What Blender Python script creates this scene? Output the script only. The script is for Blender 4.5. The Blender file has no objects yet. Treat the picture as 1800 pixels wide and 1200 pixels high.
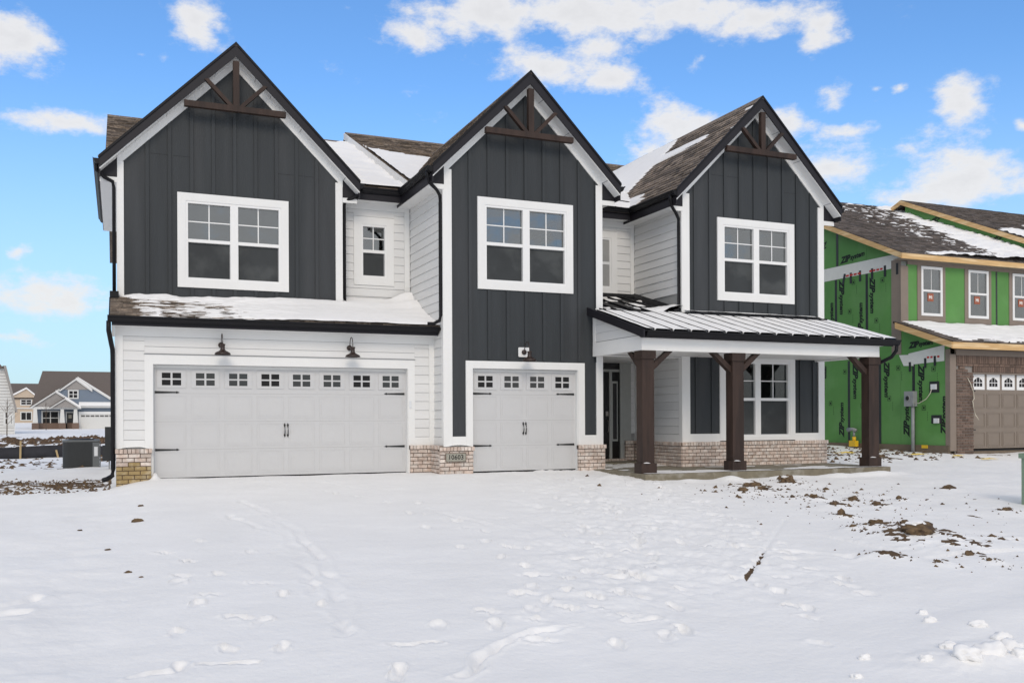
import bpy, bmesh, math, random
import numpy as np
from mathutils import Matrix, Vector, noise as mnoise
random.seed(7)
C = bpy.context.scene.collection
SC = bpy.context.scene
rad = math.radians

# ------------------------------------------------------------------ camera
cd = bpy.data.cameras.new('camera'); cam = bpy.data.objects.new('camera', cd); C.objects.link(cam)
_r = Vector((0.919992, -0.391911, -0.004456)); _u = Vector((0.003928, -0.002149, 0.99999)); _w = _r.cross(_u) * -1
cam.matrix_world = Matrix(((_r.x, _u.x, -_w.x, 0), (_r.y, _u.y, -_w.y, 0), (_r.z, _u.z, -_w.z, 1.07), (0, 0, 0, 1)))
cd.sensor_width = 36; cd.lens = 32.5; cd.shift_y = 0.07634; cd.clip_start = 0.1; cd.clip_end = 2000
SC.camera = cam
SC.view_settings.view_transform = 'Standard'; SC.view_settings.look = 'None'
SC.view_settings.exposure = 0.0; SC.view_settings.gamma = 1.0
SC.view_settings.use_curve_mapping = False

# ------------------------------------------------------------------ world: Nishita sky with procedural clouds
SUN_EL, SUN_AZ = 33, 196          # azimuth clockwise from +Y: the sun stands behind the camera, slightly to its west side
W = bpy.data.worlds.new('World'); SC.world = W; W.use_nodes = True
nt = W.node_tree; nt.nodes.clear()
def N(t, **k):
    n = nt.nodes.new(t)
    for a, b in k.items(): setattr(n, a, b)
    return n
def L(a, b): nt.links.new(a, b)
def M(op, a, b=None, c=None, clamp=False):
    n = N('ShaderNodeMath', operation=op, use_clamp=clamp)
    for i, v in enumerate((a, b, c)):
        if v is None: continue
        if isinstance(v, (int, float)): n.inputs[i].default_value = v
        else: L(v, n.inputs[i])
    return n.outputs[0]
out = N('ShaderNodeOutputWorld'); bg = N('ShaderNodeBackground'); L(bg.outputs[0], out.inputs[0])
sky = N('ShaderNodeTexSky', sky_type='NISHITA'); sky.sun_disc = False
sky.sun_elevation = rad(SUN_EL); sky.sun_rotation = rad(SUN_AZ); sky.air_density = 1.0; sky.dust_density = 0.6; sky.ozone_density = 2.0
bg.inputs[1].default_value = 0.1
tc = N('ShaderNodeTexCoord'); dirv = tc.outputs['Generated']
BLOBS = [(-0.0866,0.9357,0.342,0.0433,0.0305,1.0),(-0.0525,0.9387,0.3407,0.0156,0.0073,0.8),(0.0695,0.9222,0.3803,0.0323,0.027,1.0),(0.0828,0.9281,0.363,0.03,0.0218,0.9),(0.0347,0.9377,0.3457,0.0135,0.0054,0.5),(-0.0515,0.9584,0.2809,0.0504,0.0127,0.9),(-0.0201,0.9603,0.2783,0.0216,0.0097,0.8),(-0.0588,0.9909,0.1213,0.0656,0.0186,1.0),(-0.0881,0.9928,0.0811,0.027,0.0086,.85),(-0.0917,0.9826,0.1614,0.016,0.0063,.7),(0.2788,0.8813,0.3816,0.0425,0.017,0.8),(0.3243,0.8575,0.3994,0.0733,0.0237,1.0),(0.4108,0.8165,0.4057,0.0954,0.0253,1.0),(0.4979,0.7678,0.4033,0.0832,0.0222,1.0),(0.5677,0.7265,0.3872,0.0658,0.0208,1.0),(0.6158,0.6947,0.3716,0.0271,0.0217,1.0),(0.2748,0.8878,0.3692,0.0256,0.008,0.7),(0.4419,0.8155,0.3737,0.0398,0.0193,0.8),(0.4745,0.7932,0.3817,0.0338,0.0169,0.7),(0.3941,0.8476,0.3553,0.0546,0.0219,1.0),(0.4578,0.8211,0.3408,0.0432,0.0173,0.9),(0.5826,0.7242,0.369,0.0154,0.0055,0.8),(0.6152,0.7019,0.359,0.0191,0.0055,0.7),(0.5192,0.8016,0.2964,0.0434,0.0261,0.85),(0.5029,0.819,0.2762,0.0293,0.0176,0.8),(0.5487,0.7795,0.3021,0.0402,0.0143,0.8),(0.4944,0.8276,0.2658,0.0353,0.0088,0.5),(0.5274,0.7729,0.3529,0.0141,0.0124,0.6),(0.6431,0.6984,0.3141,0.0198,0.0143,0.95),(0.7234,0.6272,0.2885,0.0291,0.0222,1.0),(0.7168,0.6374,0.2828,0.024,0.0187,0.9),(0.7405,0.6139,0.2733,0.0211,0.0095,0.7),(0.7578,0.5941,0.2696,0.0114,0.0083,0.9),(0.6115,0.7348,0.2936,0.0254,0.0169,0.85),(0.6472,0.7189,0.2538,0.0479,0.0253,0.95),(0.658,0.6993,0.2793,0.0333,0.0111,0.8),(0.7358,0.6383,0.2261,0.0593,0.028,1.0),(0.708,0.6735,0.2126,0.0497,0.0188,0.9),(0.7535,0.622,0.2132,0.0427,0.0139,0.9),(0.6989,0.668,0.2554,0.0219,0.0109,0.6),(0.7413,0.624,0.2472,0.0266,0.016,0.8),(0.669,0.6735,0.3144,0.0087,0.0038,0.6),(0.6844,0.66,0.3098,0.0075,0.0048,0.6),(0.7558,0.6056,0.2491,0.0158,0.0053,0.5),(0.0123,0.9384,0.3452,0.0096,0.0043,0.4),(0.402,0.8241,0.3989,0.0338,0.0113,0.6)]
# domain warp so that the cloud banks have billowing outlines
wn = N('ShaderNodeTexNoise'); wn.inputs['Scale'].default_value = 14; wn.inputs['Detail'].default_value = 7; L(dirv, wn.inputs['Vector'])
ws = N('ShaderNodeVectorMath', operation='SUBTRACT'); L(wn.outputs['Color'], ws.inputs[0]); ws.inputs[1].default_value = (.5, .5, .5)
wsc = N('ShaderNodeVectorMath', operation='MULTIPLY'); L(ws.outputs[0], wsc.inputs[0]); wsc.inputs[1].default_value = (.05, .05, .028)
wad = N('ShaderNodeVectorMath', operation='ADD'); L(dirv, wad.inputs[0]); L(wsc.outputs[0], wad.inputs[1])
acc = None
for cx, cy, cz, rx, rz, wt in BLOBS:
    mp = N('ShaderNodeMapping', vector_type='TEXTURE')
    mp.inputs['Location'].default_value = (cx, cy, cz)
    mp.inputs['Rotation'].default_value = (0, 0, math.atan2(cy, cx) - math.pi / 2)
    mp.inputs['Scale'].default_value = (rx * 1.42, .3, rz * 1.5)
    L(wad.outputs[0], mp.inputs['Vector'])
    ln = N('ShaderNodeVectorMath', operation='LENGTH'); L(mp.outputs[0], ln.inputs[0])
    v = M('MULTIPLY', M('SUBTRACT', 1.0, ln.outputs['Value'], clamp=True), wt)
    acc = v if acc is None else M('MAXIMUM', M('ADD', M('MULTIPLY', acc, .0), M('ADD', acc, M('MULTIPLY', v, .35))), v)
n1 = N('ShaderNodeTexNoise'); n1.inputs['Scale'].default_value = 19; n1.inputs['Detail'].default_value = 12; n1.inputs['Roughness'].default_value = .66
msc = N('ShaderNodeMapping'); msc.inputs['Scale'].default_value = (1, 1, 1.8); L(dirv, msc.inputs['Vector']); L(msc.outputs[0], n1.inputs['Vector'])
# broken cloud cover that thickens overhead and behind the viewer (the light in the photograph is that of a mostly clouded sky)
n2 = N('ShaderNodeTexNoise'); n2.inputs['Scale'].default_value = 3.2; n2.inputs['Detail'].default_value = 6; L(dirv, n2.inputs['Vector'])
dt = N('ShaderNodeVectorMath', operation='DOT_PRODUCT'); L(dirv, dt.inputs[0]); dt.inputs[1].default_value = (.37, .88, .29)
away = N('ShaderNodeMapRange', interpolation_type='SMOOTHSTEP'); L(dt.outputs['Value'], away.inputs['Value'])
away.inputs['From Min'].default_value = .80; away.inputs['From Max'].default_value = .5; away.inputs['To Min'].default_value = 0; away.inputs['To Max'].default_value = 1
broad = M('MULTIPLY', M('ADD', M('MULTIPLY', n2.outputs['Fac'], 1.6), .05), away.outputs[0])
dens = M('ADD', M('MULTIPLY', acc, 1.15), M('MULTIPLY', M('SUBTRACT', n1.outputs['Fac'], .5), 2.3))
dens = M('ADD', dens, broad)
cl = N('ShaderNodeMapRange', interpolation_type='SMOOTHSTEP'); L(dens, cl.inputs['Value'])
cl.inputs['From Min'].default_value = .26; cl.inputs['From Max'].default_value = .98
thick = N('ShaderNodeMapRange'); L(dens, thick.inputs['Value']); thick.inputs['From Min'].default_value = .9; thick.inputs['From Max'].default_value = 1.9
cc = N('ShaderNodeMix', data_type='RGBA'); L(thick.outputs[0], cc.inputs[0])
cc.inputs[6].default_value = (8.7, 8.6, 8.55, 1); cc.inputs[7].default_value = (7.2, 7.1, 7.1, 1)
# tint the Nishita blue
tint = N('ShaderNodeMix', data_type='RGBA', blend_type='MULTIPLY'); tint.inputs[0].default_value = 1; L(sky.outputs[0], tint.inputs[6]); tint.inputs[7].default_value = (1.08, 1.55, 1.98, 1)
TINT = tint
# pale band towards the horizon
sep = N('ShaderNodeSeparateXYZ'); L(dirv, sep.inputs[0])
hz = N('ShaderNodeMapRange', interpolation_type='SMOOTHSTEP'); L(sep.outputs['Z'], hz.inputs['Value']); hz.inputs['From Min'].default_value = .36; hz.inputs['From Max'].default_value = -.02
hz.inputs['To Min'].default_value = 0; hz.inputs['To Max'].default_value = .8
hm = N('ShaderNodeMix', data_type='RGBA'); L(hz.outputs[0], hm.inputs[0]); L(tint.outputs[2], hm.inputs[6]); hm.inputs[7].default_value = (5.5, 7.2, 8.1, 1)
fm = N('ShaderNodeMix', data_type='RGBA'); L(M('MULTIPLY', cl.outputs[0], .93), fm.inputs[0]); L(hm.outputs[2], fm.inputs[6]); L(cc.outputs[2], fm.inputs[7])
L(fm.outputs[2], bg.inputs[0])
W.cycles.sampling_method = 'MANUAL'; W.cycles.sample_map_resolution = 512

# ------------------------------------------------------------------ sun (soft, thin cloud in front of it)
sd = bpy.data.lights.new('sun', 'SUN'); sd.energy = 1.2; sd.angle = rad(24); sd.color = (1, .86, .70)
sun = bpy.data.objects.new('sun', sd); C.objects.link(sun)
_az = rad(SUN_AZ); _d = Vector((math.sin(_az) * math.cos(rad(SUN_EL)), math.cos(_az) * math.cos(rad(SUN_EL)), math.sin(rad(SUN_EL))))
sun.rotation_euler = _d.to_track_quat('Z', 'Y').to_euler(); sun.location = (0, -5, 20)

# ------------------------------------------------------------------ materials
def mat(name, col, rough=.6, var=.06, scale=8, bump=0, bscale=60, stretch=(1, 1, 1), rnd=0.0, metal=0.0, spec=.5, island=0.0, col2=None, c2scale=3, c2lo=.5, c2hi=.6):
    m = bpy.data.materials.new(name); m.use_nodes = True; t = m.node_tree; b = t.nodes['Principled BSDF']
    b.inputs['Roughness'].default_value = rough; b.inputs['Metallic'].default_value = metal; b.inputs['Specular IOR Level'].default_value = spec
    g = t.nodes.new('ShaderNodeNewGeometry'); mp = t.nodes.new('ShaderNodeMapping'); mp.inputs['Scale'].default_value = stretch
    t.links.new(g.outputs['Position'], mp.inputs['Vector'])
    n = t.nodes.new('ShaderNodeTexNoise'); n.inputs['Scale'].default_value = scale; n.inputs['Detail'].default_value = 5; t.links.new(mp.outputs[0], n.inputs['Vector'])
    mr = t.nodes.new('ShaderNodeMapRange'); t.links.new(n.outputs['Fac'], mr.inputs['Value']); mr.inputs['From Min'].default_value = .25; mr.inputs['From Max'].default_value = .75
    mr.inputs['To Min'].default_value = 1 - var; mr.inputs['To Max'].default_value = 1 + var
    fac = mr.outputs[0]
    def addrnd(sock, amt):
        nonlocal fac
        r = t.nodes.new('ShaderNodeMapRange'); t.links.new(sock, r.inputs['Value']); r.inputs['To Min'].default_value = 1 - amt; r.inputs['To Max'].default_value = 1 + amt
        mm = t.nodes.new('ShaderNodeMath'); mm.operation = 'MULTIPLY'; t.links.new(fac, mm.inputs[0]); t.links.new(r.outputs[0], mm.inputs[1]); fac = mm.outputs[0]
    if rnd:
        oi = t.nodes.new('ShaderNodeObjectInfo'); addrnd(oi.outputs['Random'], rnd)
    if island: addrnd(g.outputs['Random Per Island'], island)
    base = None
    if col2 is not None:
        n2 = t.nodes.new('ShaderNodeTexNoise'); n2.inputs['Scale'].default_value = c2scale; n2.inputs['Detail'].default_value = 6; t.links.new(mp.outputs[0], n2.inputs['Vector'])
        r2 = t.nodes.new('ShaderNodeMapRange'); t.links.new(n2.outputs['Fac'], r2.inputs['Value']); r2.inputs['From Min'].default_value = c2lo; r2.inputs['From Max'].default_value = c2hi
        mx = t.nodes.new('ShaderNodeMix'); mx.data_type = 'RGBA'; t.links.new(r2.outputs[0], mx.inputs[0]); mx.inputs[6].default_value = (*col, 1); mx.inputs[7].default_value = (*col2, 1); base = mx.outputs[2]
    vm = t.nodes.new('ShaderNodeVectorMath'); vm.operation = 'SCALE'
    if base: t.links.new(base, vm.inputs[0])
    else: vm.inputs[0].default_value = col
    t.links.new(fac, vm.inputs['Scale']); t.links.new(vm.outputs[0], b.inputs['Base Color'])
    if bump:
        nb = t.nodes.new('ShaderNodeTexNoise'); nb.inputs['Scale'].default_value = bscale; nb.inputs['Detail'].default_value = 4; t.links.new(mp.outputs[0], nb.inputs['Vector'])
        bp = t.nodes.new('ShaderNodeBump'); bp.inputs['Strength'].default_value = bump; bp.inputs['Distance'].default_value = .01
        t.links.new(nb.outputs['Fac'], bp.inputs['Height']); t.links.new(bp.outputs[0], b.inputs['Normal'])
    return m
m_trim = mat('white_trim_paint', (.78, .78, .765), .55, .025, 3, .15, 40, (1, 1, .3))
m_soffit = mat('white_soffit', (.76, .76, .75), .5, .02, 3)
m_siding = mat('pale_siding', (.71, .71, .70), .6, .03, 3, .25, 50, (.15, .15, 1.5), rnd=.025)
m_wallback = mat('siding_backing', (.33, .33, .32), .8)
m_char = mat('charcoal_board', (.034, .039, .043), .62, .15, 5, .35, 70, (1, 1, .08), rnd=.07, col2=(.043, .047, .051), c2scale=1.2, spec=.35)
m_black = mat('black_metal', (.006, .006, .008), .5, .15, 4, spec=.25)
m_fascia = mat('black_fascia', (.014, .013, .017), .5, .12, 5, spec=.3)
m_brown = mat('dark_stained_timber', (.043, .026, .020), .6, .25, 9, .4, 60, (1, 1, .15), rnd=.08, col2=(.032, .020, .016), c2scale=4, spec=.3)
m_shing = mat('brown_shingle', (.15, .118, .092), .9, .25, 30, .5, 120, island=.55, col2=(.25, .20, .155), c2scale=14, c2lo=.45, c2hi=.7)
m_shing_dk = mat('dark_brown_shingle', (.12, .10, .088), .9, .25, 20, .5, 120, island=.5)
m_under = mat('roof_underlay', (.04, .03, .025), .9)
m_door = mat('garage_door_enamel', (.565, .565, .565), .45, .02, 2, .05, 80, (.2, .2, 2))
m_frame = mat('white_vinyl', (.80, .80, .79), .4, .01)
m_brick = mat('pale_pink_brick', (.57, .455, .385), .85, .16, 25, .6, 120, rnd=.16, col2=(.68, .61, .55), c2scale=9, c2lo=.42, c2hi=.62)
m_brick_y = mat('clay_stained_brick', (.34, .245, .11), .85, .14, 22, .5, 120, rnd=.1, col2=(.44, .35, .21), c2scale=7)
m_brick_b = mat('brown_brick', (.145, .098, .075), .85, .2, 15, .4, 100, rnd=.3)
m_mortar = mat('brown_mortar', (.10, .065, .045), .95, .15, 30)
m_mortar_g = mat('pale_mortar', (.27, .25, .23), .95, .1, 30)
m_conc = mat('stained_concrete', (.20, .175, .125), .85, .15, 6, .4, 60, col2=(.27, .25, .205), c2scale=3)
m_found = mat('foundation_concrete', (.16, .125, .09), .9, .15, 5, .3, 50)
m_snow = mat('packed_snow', (.855, .85, .845), .75, .02, 4, .35, 25, spec=.2)
m_iron = mat('black_iron', (.01, .01, .01), .5)
m_lamp = mat('bronze_lamp', (.03, .017, .013), .4, .2, 20)
m_lampw = mat('lamp_inner_enamel', (.5, .48, .44), .4)
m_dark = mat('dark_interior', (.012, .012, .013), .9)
m_screen = mat('insect_screen', (.028, .032, .034), .7, .25, 2, col2=(.05, .055, .056), c2scale=1.5)  # dark mesh; the paler noise tone paints faint reflections into its colour
m_blackdoor = mat('black_door_paint', (.006, .006, .007), .3)
m_dframe = mat('grey_white_door_frame', (.42, .43, .41), .5)
m_steel = mat('brushed_nickel', (.35, .33, .3), .35, metal=.8)
m_plate = mat('weathered_stone_plaque', (.33, .32, .27), .8, .25, 40)
m_green = mat('green_sheathing', (.095, .26, .062), .7, .08, 1.5, .1, 30, rnd=.06, col2=(.115, .28, .08), c2scale=.8)
m_tape = mat('black_seam_tape', (.018, .020, .022), .4, .4, 14)
m_letter = mat('black_print', (.005, .012, .006), .7)
m_redp = mat('red_print', (.5, .03, .02), .6)
m_wrap = mat('white_house_wrap', (.72, .72, .68), .5, .05, 4, .6, 9)
m_taupe = mat('taupe_trim', (.235, .19, .155), .7, .05, 4)
m_pine = mat('raw_pine', (.62, .40, .18), .7, .15, 6, .2, 50, (.3, .3, 3), col2=(.70, .50, .27), c2scale=3)
m_gtaupe = mat('taupe_garage_door', (.215, .175, .14), .5, .02)
m_grey = mat('galvanised_steel', (.27, .28, .29), .45, .1, 8)
m_soil = mat('wet_soil', (.085, .052, .030), .95, .4, 12, .8, 40, col2=(.14, .09, .05), c2scale=6)
m_clod = mat('clay_clod', (.13, .085, .045), .95, .4, 14, .8, 50, col2=(.07, .045, .028), c2scale=8)
m_fabric = mat('black_silt_fabric', (.022, .022, .028), .8, .2, 4)
m_stake = mat('wooden_stake', (.42, .31, .16), .8)
m_blue = mat('blue_grey_siding', (.16, .20, .255), .7, .04)
m_bgrey = mat('grey_shake', (.30, .28, .265), .8, .1)
m_beige = mat('beige_siding', (.52, .42, .32), .7, .04)
m_white2 = mat('white_siding_far', (.66, .66, .64), .7, .03)
m_acd = mat('dark_grey_enamel', (.020, .023, .025), .45, .1)
m_acl = mat('grey_enamel', (.12, .13, .135), .45, .08)
m_label = mat('paper_label', (.7, .72, .74), .6)
m_tgreen = mat('pale_green_enamel', (.19, .27, .19), .5)
m_yel = mat('yellow_plastic', (.75, .47, .02), .5)
m_ypaint = mat('yellow_spray_on_snow', (.85, .62, .12), .8, .2, 20)
m_orange = mat('orange_sticker', (.33, .09, .04), .5)
m_lettW = mat('white_print', (.8, .75, .7), .5)
m_wire = mat('cream_cable', (.6, .56, .45), .5)
m_bark = mat('bark', (.10, .075, .055), .9)
m_insul = mat('bare_stud_timber', (.40, .27, .13), .8, .2, 6)

def glass(name, refl, tr=(.55, .6, .6)):
    m = bpy.data.materials.new(name); m.use_nodes = True; t = m.node_tree; t.nodes.clear()
    o = t.nodes.new('ShaderNodeOutputMaterial'); mx = t.nodes.new('ShaderNodeMixShader'); g = t.nodes.new('ShaderNodeBsdfGlossy'); tr_ = t.nodes.new('ShaderNodeBsdfTransparent')
    g.inputs['Roughness'].default_value = .02; tr_.inputs[0].default_value = (*tr, 1)
    lw = t.nodes.new('ShaderNodeLayerWeight'); lw.inputs['Blend'].default_value = .3
    ad = t.nodes.new('ShaderNodeMath'); ad.operation = 'MULTIPLY_ADD'; ad.inputs[1].default_value = .6; ad.inputs[2].default_value = refl; ad.use_clamp = True
    t.links.new(lw.outputs['Fresnel'], ad.inputs[0]); t.links.new(ad.outputs[0], mx.inputs[0])
    nn = t.nodes.new('ShaderNodeTexNoise'); nn.inputs['Scale'].default_value = 1.2; bp = t.nodes.new('ShaderNodeBump'); bp.inputs['Strength'].default_value = .04; bp.inputs['Distance'].default_value = .05
    t.links.new(nn.outputs['Fac'], bp.inputs['Height']); t.links.new(bp.outputs[0], g.inputs['Normal'])
    t.links.new(tr_.outputs[0], mx.inputs[1]); t.links.new(g.outputs[0], mx.inputs[2]); t.links.new(mx.outputs[0], o.inputs[0]); return m
m_glass = glass('window_glass', .23, (.5, .55, .55))
m_glass_dk = glass('porch_window_glass', .04)

# ------------------------------------------------------------------ mesh helpers
class MB:
    def __init__(s): s.v = []; s.f = []
    def box(s, x0, x1, y0, y1, z0, z1):
        b = len(s.v); s.v += [(x0,y0,z0),(x1,y0,z0),(x1,y1,z0),(x0,y1,z0),(x0,y0,z1),(x1,y0,z1),(x1,y1,z1),(x0,y1,z1)]
        s.f += [(b,b+3,b+2,b+1),(b+4,b+5,b+6,b+7),(b,b+1,b+5,b+4),(b+1,b+2,b+6,b+5),(b+2,b+3,b+7,b+6),(b+3,b,b+4,b+7)]; return s
    def prism(s, poly, axis, a0, a1):
        """poly: 2D points; axis 'y': (x,z) extruded in y; 'x': (y,z) extruded in x; 'z': (x,y) extruded in z"""
        n = len(poly); b = len(s.v)
        for a in (a0, a1):
            for p, q in poly: s.v.append((p, a, q) if axis == 'y' else (a, p, q) if axis == 'x' else (p, q, a))
        s.f.append(tuple(range(b, b + n))); s.f.append(tuple(range(b + 2*n - 1, b + n - 1, -1)))
        for i in range(n): j = (i + 1) % n; s.f.append((b+i, b+n+i, b+n+j, b+j))
        return s
    def hexa(s, p):   # 8 points: bottom 4 then top 4
        b = len(s.v); s.v += [tuple(q) for q in p]
        s.f += [(b,b+3,b+2,b+1),(b+4,b+5,b+6,b+7),(b,b+1,b+5,b+4),(b+1,b+2,b+6,b+5),(b+2,b+3,b+7,b+6),(b+3,b,b+4,b+7)]; return s
    def tube(s, path, r, n=8, cap=True):
        path = [Vector(p) for p in path]; b = len(s.v); rr = r if isinstance(r, (list, tuple)) else [r] * len(path)
        for i, p in enumerate(path):
            d = (path[min(i+1, len(path)-1)] - path[max(i-1, 0)]).normalized()
            up = Vector((0, 0, 1)) if abs(d.z) < .95 else Vector((0, 1, 0))
            a = d.cross(up).normalized(); c = a.cross(d)
            for k in range(n):
                t = 2 * math.pi * (k + .5) / n; s.v.append(tuple(p + a * math.cos(t) * rr[i] + c * math.sin(t) * rr[i]))
        for i in range(len(path) - 1):
            for k in range(n): s.f.append((b+i*n+k, b+i*n+(k+1)%n, b+(i+1)*n+(k+1)%n, b+(i+1)*n+k))
        if cap: s.f.append(tuple(b+k for k in range(n))[::-1]); s.f.append(tuple(b+(len(path)-1)*n+k for k in range(n)))
        return s
    def lathe(s, c, prof, n=20):
        b = len(s.v)
        for r_, z in prof:
            for k in range(n): t = 2*math.pi*k/n; s.v.append((c[0]+r_*math.cos(t), c[1]+r_*math.sin(t), c[2]+z))
        for i in range(len(prof)-1):
            for k in range(n): s.f.append((b+i*n+k, b+i*n+(k+1)%n, b+(i+1)*n+(k+1)%n, b+(i+1)*n+k))
        return s
    def mesh(s, name, m, smooth=False):
        me = bpy.data.meshes.new(name); me.from_pydata(s.v, [], s.f)
        bm = bmesh.new(); bm.from_mesh(me); bmesh.ops.recalc_face_normals(bm, faces=bm.faces); bm.to_mesh(me); bm.free()
        if m: me.materials.append(m)
        if smooth:
            for p in me.polygons: p.use_smooth = True
        return me
    def build(s, name, m, parent=None, smooth=False):
        return link(name, s.mesh(name, m, smooth), parent)
def link(name, me, parent=None):
    o = bpy.data.objects.new(name, me); C.objects.link(o)
    if parent is not None:
        o.parent = parent
        if parent.parent is None and parent.type == 'EMPTY': o.matrix_parent_inverse = Matrix.Translation(-parent.location)
    return o
def empty(name, loc, label, cat, group=None):
    o = bpy.data.objects.new(name, None); C.objects.link(o); o.location = loc; o.empty_display_size = .3
    o['label'] = label; o['category'] = cat
    if group: o['group'] = group
    return o
def tag(o, label=None, cat=None, group=None, kind=None):
    for k, v in (('label', label), ('category', cat), ('group', group), ('kind', kind)):
        if v: o[k] = v
    return o
def box(name, m, parent, x0, x1, y0, y1, z0, z1): return MB().box(x0, x1, y0, y1, z0, z1).build(name, m, parent)
UNIT = {}
def ubox(name, m, parent, x0, x1, y0, y1, z0, z1):
    """a box that shares one unit mesh per material"""
    k = m.name
    if k not in UNIT:
        me = MB().box(-.5, .5, -.5, .5, -.5, .5).mesh('unit_' + k, m); UNIT[k] = me
    o = link(name, UNIT[k], parent)
    o.location = ((x0+x1)/2, (y0+y1)/2, (z0+z1)/2); o.scale = (abs(x1-x0), abs(y1-y0), abs(z1-z0)); return o
def face(mb, F, a0, a1, z0, z1, d0, d1):
    """box on a wall face. F=('y',y): faces -y, a is x; F=('x',x): faces -x, a is y. d: distance proud of the wall"""
    if F[0] == 'y': mb.box(a0, a1, F[1]-d1, F[1]-d0, z0, z1)
    else: mb.box(F[1]-d1, F[1]-d0, a0, a1, z0, z1)
    return mb
def fpart(name, m, parent, F, a0, a1, z0, z1, d0, d1): return face(MB(), F, a0, a1, z0, z1, d0, d1).build(name, m, parent)
def fu(name, m, parent, F, a0, a1, z0, z1, d0, d1):
    if F[0] == 'y': return ubox(name, m, parent, a0, a1, F[1]-d1, F[1]-d0, z0, z1)
    return ubox(name, m, parent, F[1]-d1, F[1]-d0, a0, a1, z0, z1)

# lap siding: one object per board, wedge section, bottom edge proud of the board beneath
def lap(parent, F, a0, a1, z0, z1, exp=.182, off=0.0, name='siding_board', m=None, d=.006):
    z = z0
    first = True
    while z < z1 - .02:
        zt = min(z1, z + (exp if not (first and off) else off)); first = False
        sec = [(F[1]-d-.020, z+.004), (F[1]-d-.0055, zt), (F[1]-d+.004, zt), (F[1]-d+.004, z+.004)]
        mb = MB(); mb.prism(sec, 'x' if F[0] == 'y' else 'y', a0, a1)
        mb.build(name, m or m_siding, parent); z = zt

# bricks: one object per brick
def bricks(parent, F, a0, a1, z0, z1, mb_mat=None, ph=0.0, cap=True, bl=.203, bh=.078, name='brick', stain=None, proud=.07, endcap=True, mortar=None, lo=False):
    mt = mortar or m_mortar
    zc = z1 - (.085 if cap else 0)
    fpart('mortar', mt, parent, F, a0 + .004, a1 - .004, z0, zc + (.03 if cap else 0), 0, proud - .012)
    rows = int(math.ceil((zc - z0) / bh)); g = .0068
    for r in range(rows):
        zb1 = zc - r * bh; zb0 = max(z0, zb1 - bh)
        if zb1 - zb0 < .02: continue
        a = a0 - ((ph + (r % 2) * bl / 2) % bl)
        while a < a1 - .01:
            b0, b1 = max(a, a0), min(a + bl, a1); a += bl
            if b1 - b0 < .025: continue
            j = random.uniform(-.0025, .0035)
            mm = mb_mat or m_brick
            if stain and zb0 < stain + random.uniform(-.06, .06): mm = m_brick_y
            fu(name, mm, parent, F, b0 + (g if b0 > a0 else 0), b1 - (g if b1 < a1 else 0), zb0 + g, zb1 - g, 0, proud + j)
    if cap:   # rowlock cap, sloping a little, projecting
        n = max(2, int(round((a1 - a0 + .04) / .073))); w = (a1 - a0 + .04) / n
        fpart('mortar', mt, parent, F, a0 - .015, a1 + .015, zc + .002, z1 - .008, 0, proud + .012)
        for i in range(n):
            b0 = a0 - .02 + i * w
            fu(name, mb_mat or m_brick, parent, F, b0 + .005, b0 + w - .005, zc + .006, z1 + random.uniform(-.002, .002), 0, proud + .028 + random.uniform(-.002, .002))

def slab_on_plane(mb, pts, th):
    """pts: 4 corners of the upper face (any order round), thickness downwards"""
    mb.hexa([(p[0], p[1], p[2]-th) for p in pts] + [tuple(p) for p in pts]); return mb

# shingle tabs joined into one mesh, laid on the plane O + u*U + v*V (U along the eave, V up the slope)
def shingles(parent, O, U, V, lu, lv, m, keep=None, exp=.14, name='shingle_courses', seed=1, wmin=.16, wmax=.34):
    rnd = random.Random(seed); O, U, V = Vector(O), Vector(U).normalized(), Vector(V).normalized(); Nn = U.cross(V).normalized()
    if Nn.z < 0: Nn = -Nn
    vs, fs = [], []; nrow = int(lv / exp)
    for r in range(nrow + 1):
        v0 = r * exp; v1 = min(lv, v0 + exp * 1.15); u = -rnd.random() * .2
        if v0 >= lv: break
        while u < lu:
            w = rnd.uniform(wmin, wmax); u0, u1 = max(0, u), min(lu, u + w); u += w
            if u1 - u0 < .01: continue
            if keep and not keep((u0+u1)/2, v0): continue
            t0 = .022 + rnd.choice((0, 0, .006, .010)); t1 = .008; dv = rnd.choice((0, 0, .004, .008))
            b = len(vs)
            for uu, vv, tt in ((u0+.003, v0-dv, -.004), (u1-.003, v0-dv, -.004), (u1-.003, v1, -.004), (u0+.003, v1, -.004), (u0+.003, v0-dv, t0), (u1-.003, v0-dv, t0), (u1-.003, v1, t1), (u0+.003, v1, t1)):
                vs.append(tuple(O + U*uu + V*vv + Nn*tt))
            fs += [(b+4,b+5,b+6,b+7),(b,b+1,b+5,b+4),(b+1,b+2,b+6,b+5),(b+3,b,b+4,b+7)]
    me = bpy.data.meshes.new(name); me.from_pydata(vs, [], fs); me.materials.append(m)
    o = link(name, me, parent); o['kind'] = 'stuff'; return o

# ------------------------------------------------------------------ numpy noise
_P = np.random.RandomState(3).rand(256, 256)
def vnoise(x, y):
    xi = np.floor(x).astype(int); yi = np.floor(y).astype(int); fx = x - xi; fy = y - yi
    fx = fx*fx*(3-2*fx); fy = fy*fy*(3-2*fy)
    a = _P[xi & 255, yi & 255]; b = _P[(xi+1) & 255, yi & 255]; c = _P[xi & 255, (yi+1) & 255]; d = _P[(xi+1) & 255, (yi+1) & 255]
    return (a*(1-fx)+b*fx)*(1-fy) + (c*(1-fx)+d*fx)*fy
def fbm(x, y, o=4, g=.5):
    s = 0; a = 1; t = 0
    for i in range(o): s = s + a*vnoise(x*2**i + 17.3*i, y*2**i + 9.1*i); t += a; a *= g
    return s / t
def sst(x, a, b):
    t = np.clip((x-a)/(b-a), 0, 1); return t*t*(3-2*t)

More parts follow.
